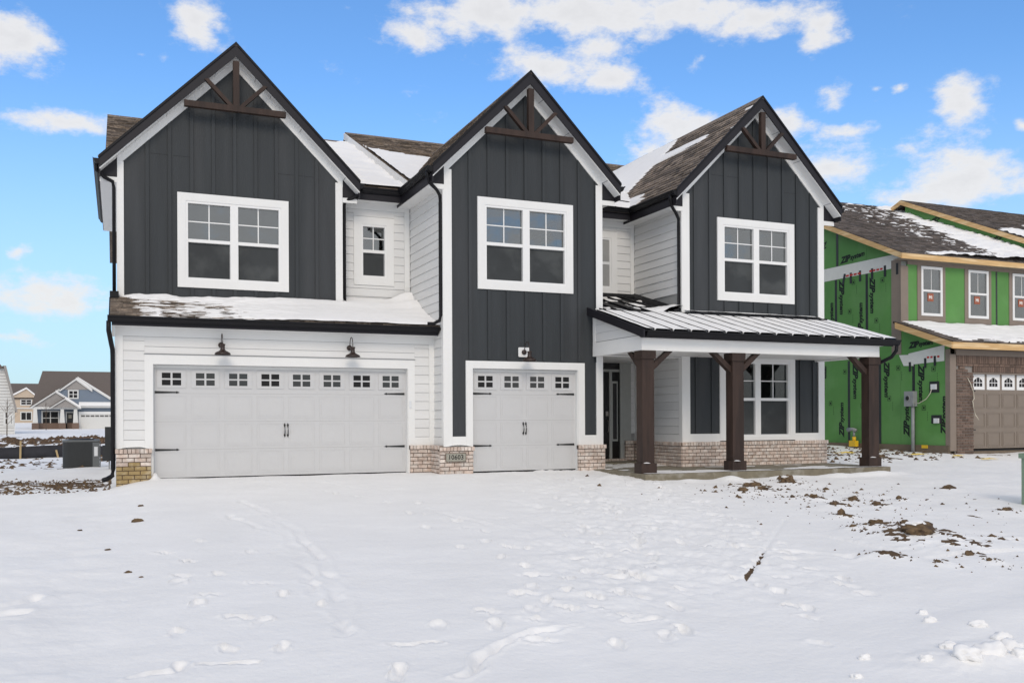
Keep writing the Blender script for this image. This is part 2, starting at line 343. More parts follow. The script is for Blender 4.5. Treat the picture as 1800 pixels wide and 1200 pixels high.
def snow_sheet(name, O, U, V, lu, lv, hfun, label, step=.05, m=None):
    """snow lying on a roof plane: a height field above the plane, absent where the wind has cleared it"""
    O, U, V = np.array(O, float), np.array(U, float), np.array(V, float); U /= np.linalg.norm(U); V /= np.linalg.norm(V)
    Nn = np.cross(U, V); Nn = Nn if Nn[2] > 0 else -Nn
    nu, nv = int(lu/step)+1, int(lv/step)+1
    uu, vv = np.meshgrid(np.linspace(0, lu, nu), np.linspace(0, lv, nv), indexing='ij')
    h = hfun(uu, vv)
    P = O + uu[..., None]*U + vv[..., None]*V + np.clip(h, -.02, None)[..., None]*Nn
    ok = h > -.015
    idx = np.arange(nu*nv).reshape(nu, nv); keep = ok[:-1, :-1] | ok[1:, :-1] | ok[:-1, 1:] | ok[1:, 1:]
    q = np.stack([idx[:-1, :-1], idx[1:, :-1], idx[1:, 1:], idx[:-1, 1:]], -1)[keep]
    used = np.unique(q); remap = -np.ones(nu*nv, int); remap[used] = np.arange(len(used))
    me = bpy.data.meshes.new(name); me.from_pydata(P.reshape(-1, 3)[used].tolist(), [], remap[q].tolist()); me.materials.append(m or m_snow)
    for p in me.polygons: p.use_smooth = True
    o = link(name, me); tag(o, label, 'snow', kind='stuff'); return o

# ================================================================== MAIN HOUSE
H = empty('house', (7.8, 19, 0), 'white and charcoal two-storey house with three steep gables and two garage doors', 'house')
YA, YG, YC, YD, Y1, Y2 = 19.562, 18.31, 17.69, 17.54, 19.976, 19.61
EZ = 6.12                                             # eave height of the gable roofs

def gable_front(x0, x1, yw, zb, win, doorh=None, apex=None):
    """charcoal gable wall with openings left free. win=(wx0,wx1,wz0,wz1)"""
    ax = (x0+x1)/2; wx0, wx1, wz0, wz1 = win; zc = EZ + .06; za = zc + (x1-x0)/2
    mb = MB(); t = .14
    mb.prism([(x0, wz1), (x1, wz1), (x1, zc), (ax, za), (x0, zc)], 'y', yw, yw + t)
    mb.box(x0, wx0, yw, yw+t, zb, wz1); mb.box(wx1, x1, yw, yw+t, zb, wz1); mb.box(wx0, wx1, yw, yw+t, zb, wz0)
    return mb.build('wall', m_char, H)

def window(parent, F, x0, x1, z0, z1, trim=.155, bottom=None, units=2, glassm=None, screen=True, name='window'):
    """cased window: the casing is the part; panes, sashes, muntins are its sub-parts. x0..z1 is the outside of the casing"""
    bt = bottom if bottom is not None else trim
    mb = MB()
    face(mb, F, x0, x1, z1-trim, z1, -.02, .034); face(mb, F, x0, x1, z0, z0+bt, -.02, .034)
    face(mb, F, x0, x0+trim, z0+bt, z1-trim, -.02, .034); face(mb, F, x1-trim, x1, z0+bt, z1-trim, -.02, .034)
    w = mb.build(name, m_trim, parent)
    ix0, ix1, iz0, iz1 = x0+trim, x1-trim, z0+bt, z1-trim
    fr = .045; mul = .11; n = units
    uw = (ix1-ix0 - mul*(n-1))/n
    fb = MB(); face(fb, F, ix0, ix1, iz1-fr, iz1, -.08, .022); face(fb, F, ix0, ix1, iz0, iz0+fr, -.08, .022)
    face(fb, F, ix0, ix0+fr, iz0+fr, iz1-fr, -.08, .022); face(fb, F, ix1-fr, ix1, iz0+fr, iz1-fr, -.08, .022)
    for i in range(1, n): a = ix0 + uw*i + mul*(i-1); face(fb, F, a-fr*.5, a+mul+fr*.5, iz0+fr, iz1-fr, -.08, .022)
    fb.build('frame', m_frame, w)
    for i in range(n):
        a0 = ix0 + (uw+mul)*i + (fr if i == 0 else fr*.5); a1 = ix0 + (uw+mul)*i + uw - (fr if i == n-1 else fr*.5)
        zm = (iz0+iz1)/2 + .0; k0, k1 = iz0+fr, iz1-fr
        fpart('meeting_rail', m_frame, w, F, a0, a1, zm-.035, zm+.030, -.07, .012)
        fpart('pane', glassm or m_glass, w, F, a0, a1, zm+.030, k1, -.052, -.046)
        p = fpart('pane', glassm or m_glass, w, F, a0, a1, k0, zm-.035, -.060, -.055)
        am = (a0+a1)/2; zq = (zm+.03+k1)/2
        fpart('muntin', m_frame, w, F, am-.011, am+.011, zm+.030, k1, -.046, -.036)
        fpart('muntin', m_frame, w, F, a0, a1, zq-.011, zq+.011, -.045, -.035)
        if screen:
            fpart('insect_screen', m_screen, w, F, a0+.012, a1-.012, k0+.012, zm-.043, -.040, -.038)
            sf = MB(); face(sf, F, a0, a0+.012, k0, zm-.035, -.045, -.030); face(sf, F, a1-.012, a1, k0, zm-.035, -.045, -.030); face(sf, F, a0+.012, a1-.012, k0, k0+.012, -.045, -.030)
            sf.build('screen_frame', m_grey, w)
    return w

def battens(x0, x1, yw, z0, ztop, starts, holes):
    ax = (x0+x1)/2
    for bx in starts:
        zt = min(ztop, 1e9)
        zt = EZ + .31 + ((x1-x0)/2 - abs(bx-ax)) - .36
        segs = [(z0, zt)]
        for hx0, hx1, hz0, hz1 in holes:
            if hx0 - .033 < bx < hx1 + .033:
                ns = []
                for a, b in segs:
                    if hz0 > a: ns.append((a, min(b, hz0)))
                    if hz1 < b: ns.append((max(a, hz1), b))
                segs = ns
        for a, b in segs:
            if b - a > .05: fpart('batten', m_char, H, ('y', yw), bx-.033, bx+.033, a, b, 0, .027)

def sheet_joint(yw, x, z0, z1): fpart('sheet_joint', m_black, H, ('y', yw), x, x + .36, z0, z0 + .006, .0005, .0015)

def gable_roof(x0, x1, yw, yb, name_label=None):
    """steep 12/12 gable roof over wall x0..x1"""
    o = .31; ax = (x0+x1)/2; hw = (x1-x0)/2 + o; za = EZ + hw; yf = yw - .30; t = .16
    tl, tr = (x0-o, EZ), (x1+o, EZ)
    mb = MB()
    mb.prism([tl, (ax, za), (ax, za-t*1.3), (tl[0]+.02, EZ-t*1.0+.02)], 'y', yf+.03, yb)
    mb.prism([tr, (ax, za), (ax, za-t*1.3), (tr[0]-.02, EZ-t*1.0+.02)], 'y', yf+.03, yb)
    rf = mb.build('roof', m_under, H)
    # soffit of the rake overhang, and the level eave soffits
    s = MB(); u = .195
    for sx, ex in ((-1, x0-o), (1, x1+o)):
        s.prism([(ex, EZ-u), (ax, za-u), (ax, za-u-.03), (ex, EZ-u-.03)], 'y', yf+.028, yw-.001)
    s.build('soffit', m_soffit, rf)
    for ex, wx_ in ((x0-o, x0), (x1+o, x1)):
        MB().prism([(wx_, EZ+o-u-.03), (ax, za-u-.03), (ax, za-u-.19), (wx_, EZ+o-u-.19)], 'y', yw-.034, yw-.002).build('rake_frieze', m_trim, rf)
    # soffit ribs/joints
    ln = hw*math.sqrt(2)
    for sx, ex in ((1, x0-o), (-1, x1+o)):
        k = .3
        while k < hw - .1:
            xx = ex + sx*k; zz = EZ + k - u - .034
            jb = MB(); jb.hexa([(xx-.004, yf+.03, zz-.004), (xx+.004, yf+.03, zz+.004*sx), (xx+.004, yw-.002, zz+.004*sx), (xx-.004, yw-.002, zz-.004), (xx-.004, yf+.03, zz+.006), (xx+.004, yf+.03, zz+.010), (xx+.004, yw-.002, zz+.010), (xx-.004, yw-.002, zz+.006)])
            if int(k*100) % 7 < 4: jb.build('soffit_groove', m_grey, rf)
            k += .305
    # rake fascia boards (two, meeting at the apex)
    f = .235
    for ex in (x0-o, x1+o):
        MB().prism([(ex, EZ+.012), (ax, za+.012), (ax, za-f), (ex, EZ-f+.05)], 'y', yf, yf+.028).build('rake_board', m_fascia, rf)
        sx = 1 if ex > ax else -1
        MB().prism([(ex+.01*sx, EZ+.035), (ax, za+.052), (ax, za-.005), (ex+.01*sx, EZ-.022)], 'y', yf-.022, yf+.004).build('drip_edge', m_black, rf)
    # eave boxes: level soffit, fascia, end triangle
    for sx, ew in ((-1, x0), (1, x1)):
        e = ew + sx*o; lo = EZ - .30
        s2 = MB().box(min(ew, e), max(ew, e), yf+.30, yb-.2, lo-.025, lo); s2.build('soffit', m_soffit, rf)
        MB().box(e-.012, e+.012, yf+.03, yb-.2, lo-.02, EZ-.03).build('eave_fascia', m_fascia, rf)
        MB().prism([(ew, lo), (e, lo), (e, EZ-u-.03), (ew, EZ-u-.03+o)], 'y', yw-.035, yw-.01).build('eave_return', m_fascia, rf)
        MB().box(min(ew, e-sx*.0), max(ew, e), yw-.04, yw-.012, lo-.10, lo).build('return_trim', m_trim, rf)
    return rf

def gutter(parent, P0, P1, side, name='gutter', z=0):
    """K-style gutter along a line; side = outward direction (2D)"""
    P0, P1 = Vector(P0), Vector(P1); d = (P1-P0); n = Vector((side[0], side[1], 0))
    prof = [(0, 0), (0, -.115), (.055, -.115), (.085, -.075), (.085, -.055), (.118, -.020), (.118, 0), (.108, 0), (.104, -.014), (.010, -.014), (.010, 0)]
    mb = MB(); b = 0
    for P in (P0, P1):
        for a, q in prof: mb.v.append(tuple(P + n*a + Vector((0, 0, q))))
    k = len(prof); mb.f.append(tuple(range(k))); mb.f.append(tuple(range(2*k-1, k-1, -1)))
    for i in range(k): j = (i+1) % k; mb.f.append((i, k+i, k+j, j))
    return mb.build(name, m_black, parent)

# ---- garage block (plane YG)
GZ = 2.80
mb = MB()
mb.box(-.04, .594, YG, YG+.2, -.35, GZ); mb.box(5.472, 6.05, YG, YG+.2, -.35, GZ); mb.box(.594, 5.472, YG, YG+.2, 2.135, GZ)
mb.box(-.04, .16, YG+.2, 31, -.35, 2.9)
mb.build('wall', m_wallback, H)
FG = ('y', YG)
lap(H, FG, .09, .448, .735, 2.637); lap(H, FG, 5.618, 5.925, .735, 2.637)
lap(H, FG, .448, 5.618, 2.325, 2.637, exp=.182, off=.13)
fpart('corner_board', m_trim, H, FG, -.053, .088, .50, 2.64, 0, .032)
fpart('corner_board', m_trim, H, FG, 5.927, 6.048, .50, 2.64, 0, .032)
fpart('frieze_board', m_trim, H, FG, -.053, 6.048, 2.641, 2.80, 0, .034)
fpart('skirt_board', m_trim, H, FG, .089, .447, .50, .732, 0, .031)
fpart('skirt_board', m_trim, H, FG, 5.619, 5.926, .50, .732, 0, .031)
for hx in (.0,):
    c = MB(); face(c, FG, .448, 5.618, 2.131, 2.312, 0, .036); face(c, FG, .448, .594, .0, 2.131, 0, .036); face(c, FG, 5.472, 5.618, .0, 2.131, 0, .036); c.build('door_casing', m_trim, H)
    fpart('drip_cap', m_grey, H, FG, .44, 5.626, 2.313, 2.322, 0, .05)

def garage_door(F, x0, x1, cols, depth=.12, m=m_door, lab=None, hinges=True, name='garage_door', parent=H, winstyle=0, dz=0.0):
    y = F[1]; w = x1 - x0
    d = MB(); face(d, F, x0, x1, .015+dz, 2.125+dz, -depth-.04, -depth); dr = d.build(name, m, parent)
    if lab: dr['label'] = lab
    fpart('reveal', m_trim if m is m_door else m, dr, F, x0, x1, 2.075+dz, 2.131+dz, -depth, -depth+.03)
    fpart('jamb', m_trim, dr, F, x0-.03, x0+.002, 0, 2.131, -depth-.03, .001); fpart('jamb', m_trim, dr, F, x1-.002, x1+.03, 0, 2.131, -depth-.03, .001)
    fpart('bottom_seal', m_dark, dr, F, x0, x1, -.03+dz, .02+dz, -depth-.03, -depth+.004)
    H4 = [(.02, .545), (.545, 1.07), (1.07, 1.60), (1.60, 2.07)]; cw = (w-.04)/cols
    for r, (za, zb) in enumerate(H4):
        za += dz; zb += dz
        for c in range(cols):
            a0 = x0 + .02 + c*cw + .045; a1 = x0 + .02 + (c+1)*cw - .045
            if r < 3:
                p = MB(); b0, b1 = za+.055, zb-.045
                # recessed border with raised field
                dd = -depth + .0005
                face(p, F, a0, a1, b1-.010, b1, dd, dd+.004); face(p, F, a0, a1, b0, b0+.010, dd, dd+.004)
                face(p, F, a0, a0+.010, b0+.010, b1-.010, dd, dd+.004); face(p, F, a1-.010, a1, b0+.010, b1-.010, dd, dd+.004)
                face(p, F, a0+.045, a1-.045, b0+.045, b1-.045, dd, dd+.003)
                p.build('panel', m, dr)
            else:
                am = (a0+a1)/2; hw = min(.255, (a1-a0)/2); g0, g1 = zb-.37, zb-.035
                f = MB(); dd = -depth
                face(f, F, am-hw, am+hw, g1-.05, g1, dd, dd+.014); face(f, F, am-hw, am+hw, g0, g0+.05, dd, dd+.014)
                face(f, F, am-hw, am-hw+.085, g0+.05, g1-.05, dd, dd+.014); face(f, F, am+hw-.085, am+hw, g0+.05, g1-.05, dd, dd+.014)
                zc = (g0+g1)/2
                face(f, F, am-.017, am+.017, g0+.05, g1-.05, dd+.006, dd+.016); face(f, F, am-hw+.085, am-.017, zc-.014, zc+.014, dd+.006, dd+.015); face(f, F, am+.017, am+hw-.085, zc-.014, zc+.014, dd+.006, dd+.015)
                f.build('window_frame', m, dr)
                for sx in (0, 1):
                    for sz in (0, 1):
                        q0 = am-hw+.085 if sx == 0 else am+.017; q1 = am-.017 if sx == 0 else am+hw-.085
                        r0 = g0+.05 if sz == 0 else zc+.014; r1 = zc-.014 if sz == 0 else g1-.05
                        fpart('pane', m_glass_pane if (c % 3) else m_dark, dr, F, q0, q1, r0, r1, dd+.001, dd+.004)
    for za in (.545, 1.07, 1.60): fpart('section_joint', m_wallback, dr, F, x0+.01, x1-.01, za-.002+dz, za+.002+dz, -depth, -depth+.0008)
    if hinges:
        for zh in (.545, 1.62):
            for s, hx in ((1, x0+.03), (-1, x1-.03)):
                a = MB(); dd = -depth; z = zh+dz
                L_ = .43
                pts = [(hx, z-.022), (hx+s*L_*.86, z-.010), (hx+s*L_*.88, z-.022), (hx+s*L_, z), (hx+s*L_*.88, z+.022), (hx+s*L_*.86, z+.010), (hx, z+.022)]
                a.prism(pts, 'y', y-dd-.014, y-dd-.001); a.build('strap_hinge', m_iron, dr)
        for s in (-1, 1):
            cx = (x0+x1)/2 + s*.030; a = MB(); yy = y + depth - .02; zz = .89+dz
            a.tube([(cx, yy+.01, zz-.09), (cx, yy-.015, zz-.06), (cx, yy-.03, zz), (cx, yy-.015, zz+.06), (cx, yy+.01, zz+.09)], .009, 6)
            for k, e in ((1, .10), (-1, .09)): a.prism([(cx, zz+k*(e+.045)), (cx+.020, zz+k*e), (cx, zz+k*(e-.03)), (cx-.020, zz+k*e)], 'y', yy+.002, yy+.018)
            a.build('pull_handle', m_iron, dr)
    return dr
m_glass_pane = mat('dark_glazing', (.016, .016, .017), .08, .3, 3, spec=.8)
kp = fpart('door_keypad', m_label, H, FG, 5.50, 5.54, 1.33, 1.47, .036, .055)
garage_door(FG, .60, 5.466, 8, lab='wide grey-white garage door with eight small windows')

# brick piers beside the big door
bricks(H, ('y', YG-.03), -.038, .555, -.33, .575, stain=.26)
fpart('pier_side', m_trim, H, FG, .556, .594, -.05, .585, .0, .03)
bricks(H, ('y', YG-.03), 5.505, 5.955, -.12, .565, ph=.05)
# snow ledge on the pier
# ---- centre gable C side return
FCs = ('x', 6.055)
MB().box(6.055, 6.2, YC, 25, -.3, 6.15).build('wall', m_wallback, H)
lap(H, FCs, YC+.09, YG+.0, .735, 2.9)
fpart('corner_board', m_trim, H, FCs, YC-.03, YC+.09, .50, 6.0, 0, .03)
lap(H, FCs, YC+.09, Y1, 2.95, 5.80)
fpart('skirt_board', m_trim, H, FCs, YC+.09, YG, .50, .73, 0, .028)
bricks(H, ('x', 5.995), YC-.08, YG-.10, -.15, .565, ph=.1)
# ---- recess wall 1
MB().box(4.42, 6.055, Y1, Y1+.15, 2.6, 4.2).box(4.42, 4.90, Y1, Y1+.15, 4.2, 5.42).box(5.52, 6.055, Y1, Y1+.15, 4.2, 5.42).box(4.42, 6.055, Y1, Y1+.15, 5.42, 6.1).build('wall', m_wallback, H)
F1 = ('y', Y1)
lap(H, F1, 4.44, 4.752, 2.95, 5.71, off=.12); lap(H, F1, 5.663, 5.90, 2.95, 5.71, off=.12)
lap(H, F1, 4.752, 5.663, 2.95, 4.05, off=.12); lap(H, F1, 4.752, 5.663, 5.556, 5.71)
fpart('frieze_board', m_trim, H, F1, 4.43, 6.02, 5.712, 5.86, 0, .03)
fpart('corner_board', m_trim, H, F1, 5.902, 6.024, 2.9, 5.711, 0, .03)
window(H, F1, 4.754, 5.661, 4.053, 5.553, trim=.165, units=1)
# ---- gable A
gable_front(0, 4.42, YA, 2.6, (1.25, 3.13, 3.89+.02, 5.49))
WA = (1.10, 3.282, 3.753, 5.641); FA = ('y', YA)
window(H, FA, *WA[:2], WA[2], WA[3])
battens(0, 4.42, YA, 3.3, 9, [.544+.4157*i for i in range(9)], [WA])
fpart('corner_board', m_trim, H, FA, -.012, .116, 3.2, 6.14, 0, .032)
fpart('corner_board', m_trim, H, FA, 4.268, 4.416, 3.2, 6.13, 0, .032)
MB().box(4.42-.14, 4.42, YA+.14, Y1, 2.7, 6.1).build('wall', m_wallback, H)
lap(H, ('x', 4.42), YA, YA+.01, 3, 3.2)
RA = gable_roof(0, 4.42, YA, 25.2)
sheet_joint(YA, .60, 6.36, 0); sheet_joint(YA, 1.02, 6.36, 0); sheet_joint(YA, 3.04, 6.20, 0); sheet_joint(YA, 3.46, 6.20, 0)
# ---- gable C
WC = (6.779, 8.961, 3.761, 5.649); FC = ('y', YC)
mb = MB(); zc = EZ + .06; t = .14
mb.prism([(6.055, 5.49), (9.67, 5.49), (9.67, zc), (7.8625, zc+1.8075), (6.055, zc)], 'y', YC, YC+t)
mb.box(6.055, 6.93, YC, YC+t, 2.135, 5.49); mb.box(6.055, 6.657, YC, YC+t, -.3, 2.135); mb.box(8.81, 9.67, YC, YC+t, 2.135, 5.49); mb.box(6.93, 8.81, YC, YC+t, 2.135, 3.91); mb.box(9.066, 9.67, YC, YC+t, -.3, 2.135)
mb.build('wall', m_char, H)
window(H, FC, *WC)
battens(6.055, 9.67, YC, 2.31, 9, [6.20+.0+.4157*i for i in range(1, 9)], [WC])
for bx in (9.511,): pass
fpart('corner_board', m_trim, H, FC, 6.05, 6.216, .50, 6.14, 0, .032)
fpart('corner_board', m_trim, H, FC, 9.513, 9.672, .50, 6.13, 0, .032)
c = MB(); face(c, FC, 6.509, 9.225, 2.131, 2.285, 0, .036); face(c, FC, 6.509, 6.657, 0, 2.131, 0, .036); face(c, FC, 9.066, 9.225, 0, 2.131, 0, .036); c.build('door_casing', m_trim, H)
fpart('skirt_board', m_trim, H, FC, 6.217, 6.508, .50, .742, 0, .031); fpart('skirt_board', m_trim, H, FC, 9.226, 9.512, .50, .742, 0, .031)
garage_door(FC, 6.665, 9.058, 4, depth=.10, lab='narrow grey-white garage door with four small windows')
RC = gable_roof(6.055, 9.67, YC, 25.2)
bricks(H, ('y', YC-.03), 5.925, 6.64, -.14, .535)
bricks(H, ('y', YC-.03), 9.04, 9.68, -.2, .535, ph=.06)
# ---- recess wall 2 and entry
MB().box(9.67, 11.62, Y2, Y2+.15, 2.6, 6.1).build('wall', m_wallback, H)
MB().box(9.53, 9.67, YC+.14, Y2, -.3, 6.1).build('wall', m_wallback, H)
F2 = ('y', Y2)
lap(H, F2, 9.68, 10.19, 4.0, 5.71); lap(H, F2, 11.132, 11.495, 4.0, 5.71); lap(H, F2, 10.19, 11.13, 5.615, 5.71)
fpart('frieze_board', m_trim, H, F2, 9.68, 11.60, 5.712, 5.86, 0, .03)
fpart('corner_board', m_trim, H, F2, 11.497, 11.60, 4.0, 5.711, 0, .03)
window(H, F2, 10.195, 11.13, 4.075, 5.61, trim=.165, units=1)
FDs = ('x', 11.625)
MB().box(11.625, 11.8, YD, 24, -.3, 6.15).build('wall', m_wallback, H)
lap(H, FDs, YD+.10, Y2, 3.9, 5.80); lap(H, FDs, YD+.10, Y2-.10, .735, 2.44)
fpart('corner_board', m_trim, H, FDs, YD-.03, YD+.10, .50, 5.98, 0, .03)
fpart('corner_board', m_trim, H, FDs, Y2-.10, Y2, .50, 2.44, 0, .028)
fpart('skirt_board', m_trim, H, FDs, YD+.10, Y2-.10, .50, .73, 0, .028)
bricks(H, ('x', 11.625), YD-.05, Y2-.07, -.05, .56, ph=.07)
# entry: black door, sidelight, transom
E_ = ('y', Y2)
D_ = MB().box(9.98, 10.90, Y2+.02, Y2+.07, .16, 2.22).build('front_door', m_blackdoor, H); D_['label'] = 'black front door seen edge-on past the garage corner'
h = MB(); h.tube([(10.86, Y2+.01, 1.06), (10.865, Y2-.05, 1.03), (10.865, Y2-.055, .90), (10.86, Y2-.045, .80), (10.86, Y2+.01, .77)], .010, 6); h.build('handle', m_steel, D_)
MB().box(10.80, 10.875, Y2-.02, Y2+.02, 1.16, 1.27).build('keypad_lock', m_steel, D_)
SL = MB(); face(SL, E_, 10.90, 10.975, .12, 2.285, -.05, .02); face(SL, E_, 11.20, 11.285, .08, 2.60, -.05, .02); face(SL, E_, 9.92, 11.285, 2.225, 2.285, -.051, .018); face(SL, E_, 9.92, 11.285, 2.515, 2.60, -.05, .021); face(SL, E_, 9.92, 9.985, .12, 2.225, -.05, .02)
SLo = SL.build('entry_frame', m_dframe, H)
fpart('sidelight', m_blackdoor, H, E_, 10.975, 11.20, .14, 2.225, -.06, -.02)
s_ = MB(); face(s_, E_, 10.985, 11.145, .55, .60, -.02, -.005); face(s_, E_, 10.985, 11.145, 1.95, 2.0, -.02, -.005); face(s_, E_, 10.985, 11.01, .60, 1.95, -.02, -.005); face(s_, E_, 11.12, 11.145, .60, 1.95, -.02, -.005); s_.build('sidelight_moulding', m_dframe, SLo)
fpart('pane', m_glass_pane, SLo, E_, 11.01, 11.12, .60, 1.95, -.02, -.012)
fpart('transom_pane', m_glass_pane, SLo, E_, 9.985, 11.20, 2.285, 2.515, -.04, -.02)
fpart('corner_board', m_dframe, H, E_, 11.285, 11.50, .50, 2.44, -.01, .022)
MB().box(9.67, 9.92, Y2, Y2+.1, -.2, 2.6).box(11.285, 11.625, Y2, Y2+.1, -.2, 2.6).build('wall', m_wallback, H)
lap(H, E_, 11.50, 11.60, .735, 2.44)
bricks(H, E_, 11.33, 11.56, -.05, .56, ph=.04, proud=.05)
bricks(H, E_, 9.9, 11.33, .04, .13, cap=True, proud=.06)
# ---- gable D
WD = (12.562, 14.744, 3.78, 5.668); FD = ('y', YD)
mb = MB()
mb.prism([(11.625, 5.52), (15.63, 5.52), (15.63, zc), (13.6275, zc+2.0025), (11.625, zc)], 'y', YD, YD+t)
mb.box(11.625, 12.71, YD, YD+t, -.3, 5.52); mb.box(14.60, 15.63, YD, YD+t, -.3, 5.52); mb.box(12.71, 14.60, YD, YD+t, 2.40, 3.93); mb.box(12.71, 14.60, YD, YD+t, -.3, .66)
mb.build('wall', m_char, H)
window(H, FD, *WD)
WL = (12.612, 14.751, .58, 2.545)
window(H, FD, WL[0], WL[1], WL[2], WL[3], trim=.150, bottom=.085, glassm=m_glass_dk, screen=True)
battens(11.625, 15.63, YD, 3.2, 9, [11.959+.4110*i for i in range(9)], [WD])
for bx in (11.99, 12.42, 14.93, 15.32): fpart('batten', m_char, H, FD, bx-.033, bx+.033, .742, 2.52, 0, .027)
fpart('corner_board', m_trim, H, FD, 11.625, 11.806, .50, 6.13, 0, .032)
fpart('corner_board', m_trim, H, FD, 15.458, 15.634, .50, 6.13, 0, .032)
fpart('skirt_board', m_trim, H, FD, 11.807, 12.611, .50, .742, 0, .031); fpart('skirt_board', m_trim, H, FD, 14.752, 15.457, .50, .735, 0, .031)
RD = gable_roof(11.625, 15.63, YD, 24.6)
sheet_joint(YD, 12.80, 6.62, 0); sheet_joint(YD, 14.46, 6.40, 0); sheet_joint(YD, 12.40, 6.62, 0)
bricks(H, ('y', YD), 11.57, 15.67, -.08, .56, ph=.03)
MB().box(15.45, 15.63, YD+.14, 31, -.3, 6.1).build('wall', m_siding, H)
MB().box(0, 15.63, 30.9, 31, -.3, 6.1).build('wall', m_siding, H)
MB().box(0, .14, YA+.14, 31, 2.9, 6.1).build('wall', m_siding, H)

# ---- gable trusses (dark stained)
def truss(x0, x1, yw, zbeam, bl, br):
    ax = (x0+x1)/2; yf = yw-.30; y0, y1 = yf-.035, yf+.075; za = EZ + (x1-x0)/2 + .31
    tr = MB().box(bl, br, y0, y1, zbeam, zbeam+.115).build('truss', m_brown, H)
    MB().box(ax-.06, ax+.06, y0+.004, y1-.004, zbeam+.115, za-.34).build('king_post', m_brown, tr)
    for s in (-1, 1):
        hw = (za-.30) - (zbeam+.115); b0 = ax + s*.06; k = hw*.50
        # strut from the foot of the king post up to the rake
        p0 = (ax + s*.10, zbeam+.115); d = k
        q = .045
        pts = [(p0[0]-q, p0[1]), (p0[0]+q*1.3, p0[1]), (ax+s*(.10+d)+q*.9, p0[1]+d-q*.2), (ax+s*(.10+d)-q*.9, p0[1]+d+q*.2)]
        if s < 0: pts = [(2*ax-px, pz) for px, pz in [(2*ax-p[0], p[1]) for p in [(p0[0]+q, p0[1]), (p0[0]-q*1.3, p0[1]), (ax-(.10+d)-q*.9, p0[1]+d-q*.2), (ax-(.10+d)+q*.9, p0[1]+d+q*.2)]]]
        MB().prism(pts, 'y', y0+.008, y1-.008).build('strut', m_brown, tr)
truss(0, 4.42, YA, 7.285, 1.22, 3.19)
truss(6.055, 9.67, YC, 6.885, 6.86, 8.83)
truss(11.625, 15.63, YD, 7.11, 12.62, 14.57)

# ---- main roof behind: low plane and raised plane
SL_ = .46
def mz(y, up=0): return 6.10 + up + SL_*(y-19.6)
def roof_quad(name, x0, x1, y0, y1, up, m, th=.12):
    pts = [(x0, y0, mz(y0, up)), (x1, y0, mz(y0, up)), (x1, y1, mz(y1, up)), (x0, y1, mz(y1, up))]
    return slab_on_plane(MB(), pts, th).build(name, m, H)
R1 = roof_quad('roof', -.22, 5.95, 19.62, 25.4, 0, m_under)
R2 = roof_quad('roof', 5.90, 16.0, 19.62, 25.75, .21, m_under, .10)
MB().hexa([(-.22, 25.4, mz(25.4)-.1), (5.9, 25.4, mz(25.4)-.1), (5.9, 31.3, 6.0), (-.22, 31.3, 6.0), (-.22, 25.4, mz(25.4)), (5.9, 25.4, mz(25.4)), (5.9, 31.3, 6.1), (-.22, 31.3, 6.1)]).build('rear_slope', m_shing, R1)
MB().hexa([(5.9, 25.75, mz(25.75, .21)-.1), (16, 25.75, mz(25.75, .21)-.1), (16, 31.3, 6.0), (5.9, 31.3, 6.0), (5.9, 25.75, mz(25.75, .21)), (16, 25.75, mz(25.75, .21)), (16, 31.3, 6.1), (5.9, 31.3, 6.1)]).build('rear_slope', m_shing, R2)
vd = (0, 1, SL_); lvf = lambda y: (y-19.62)*math.sqrt(1+SL_**2)
shingles(R1, (-.22, 19.62, mz(19.62)), (1, 0, 0), vd, 6.15, lvf(25.4), m_shing, seed=2, keep=lambda u, v: not (.5 < u < 4.3 and v < 3.0 - abs(u-2.4)*0))
shingles(R2, (5.90, 19.62, mz(19.62, .21)), (1, 0, 0), vd, 10.1, lvf(25.75), m_shing, seed=3, keep=lambda u, v: not (.9 < u < 3.2 and v < 3) and not (6.6 < u < 9.2 and v < 3))
rb = MB(); y0, y1 = 19.62, 25.75
rb.hexa([(5.86, y0, mz(y0, .21)-.17), (5.90, y0, mz(y0, .21)-.17), (5.90, y1, mz(y1, .21)-.17), (5.86, y1, mz(y1, .21)-.17), (5.86, y0, mz(y0, .21)+.01), (5.90, y0, mz(y0, .21)+.01), (5.90, y1, mz(y1, .21)+.01), (5.86, y1, mz(y1, .21)+.01)])
rb.build('rake_board', m_soffit, R2)
MB().hexa([(5.98, y0, mz(y0)-.05), (6.02, y0, mz(y0)-.05), (6.02, y1-.3, mz(y1-.3)-.05), (5.98, y1-.3, mz(y1-.3)-.05), (5.98, y0, mz(y0)+.16), (6.02, y0, mz(y0)+.16), (6.02, y1-.3, mz(y1-.3)+.16), (5.98, y1-.3, mz(y1-.3)+.16)]).build('step_wall', m_siding, R2)
for a, b, up, rr in ((-.22, 5.95, 0, R1), (5.9, 16, .21, R2)):
    yy = 25.4 if up == 0 else 25.75
    x = a
    while x < b:
        x2 = min(b, x+.28)
        MB().prism([(yy-.15, mz(yy-.15, up)+.012), (yy, mz(yy, up)+.045), (yy+.15, mz(yy-.15, up)+.012), (yy, mz(yy, up)-.02)], 'x', x, x2-.004).build('ridge_cap', m_shing, rr); x = x2
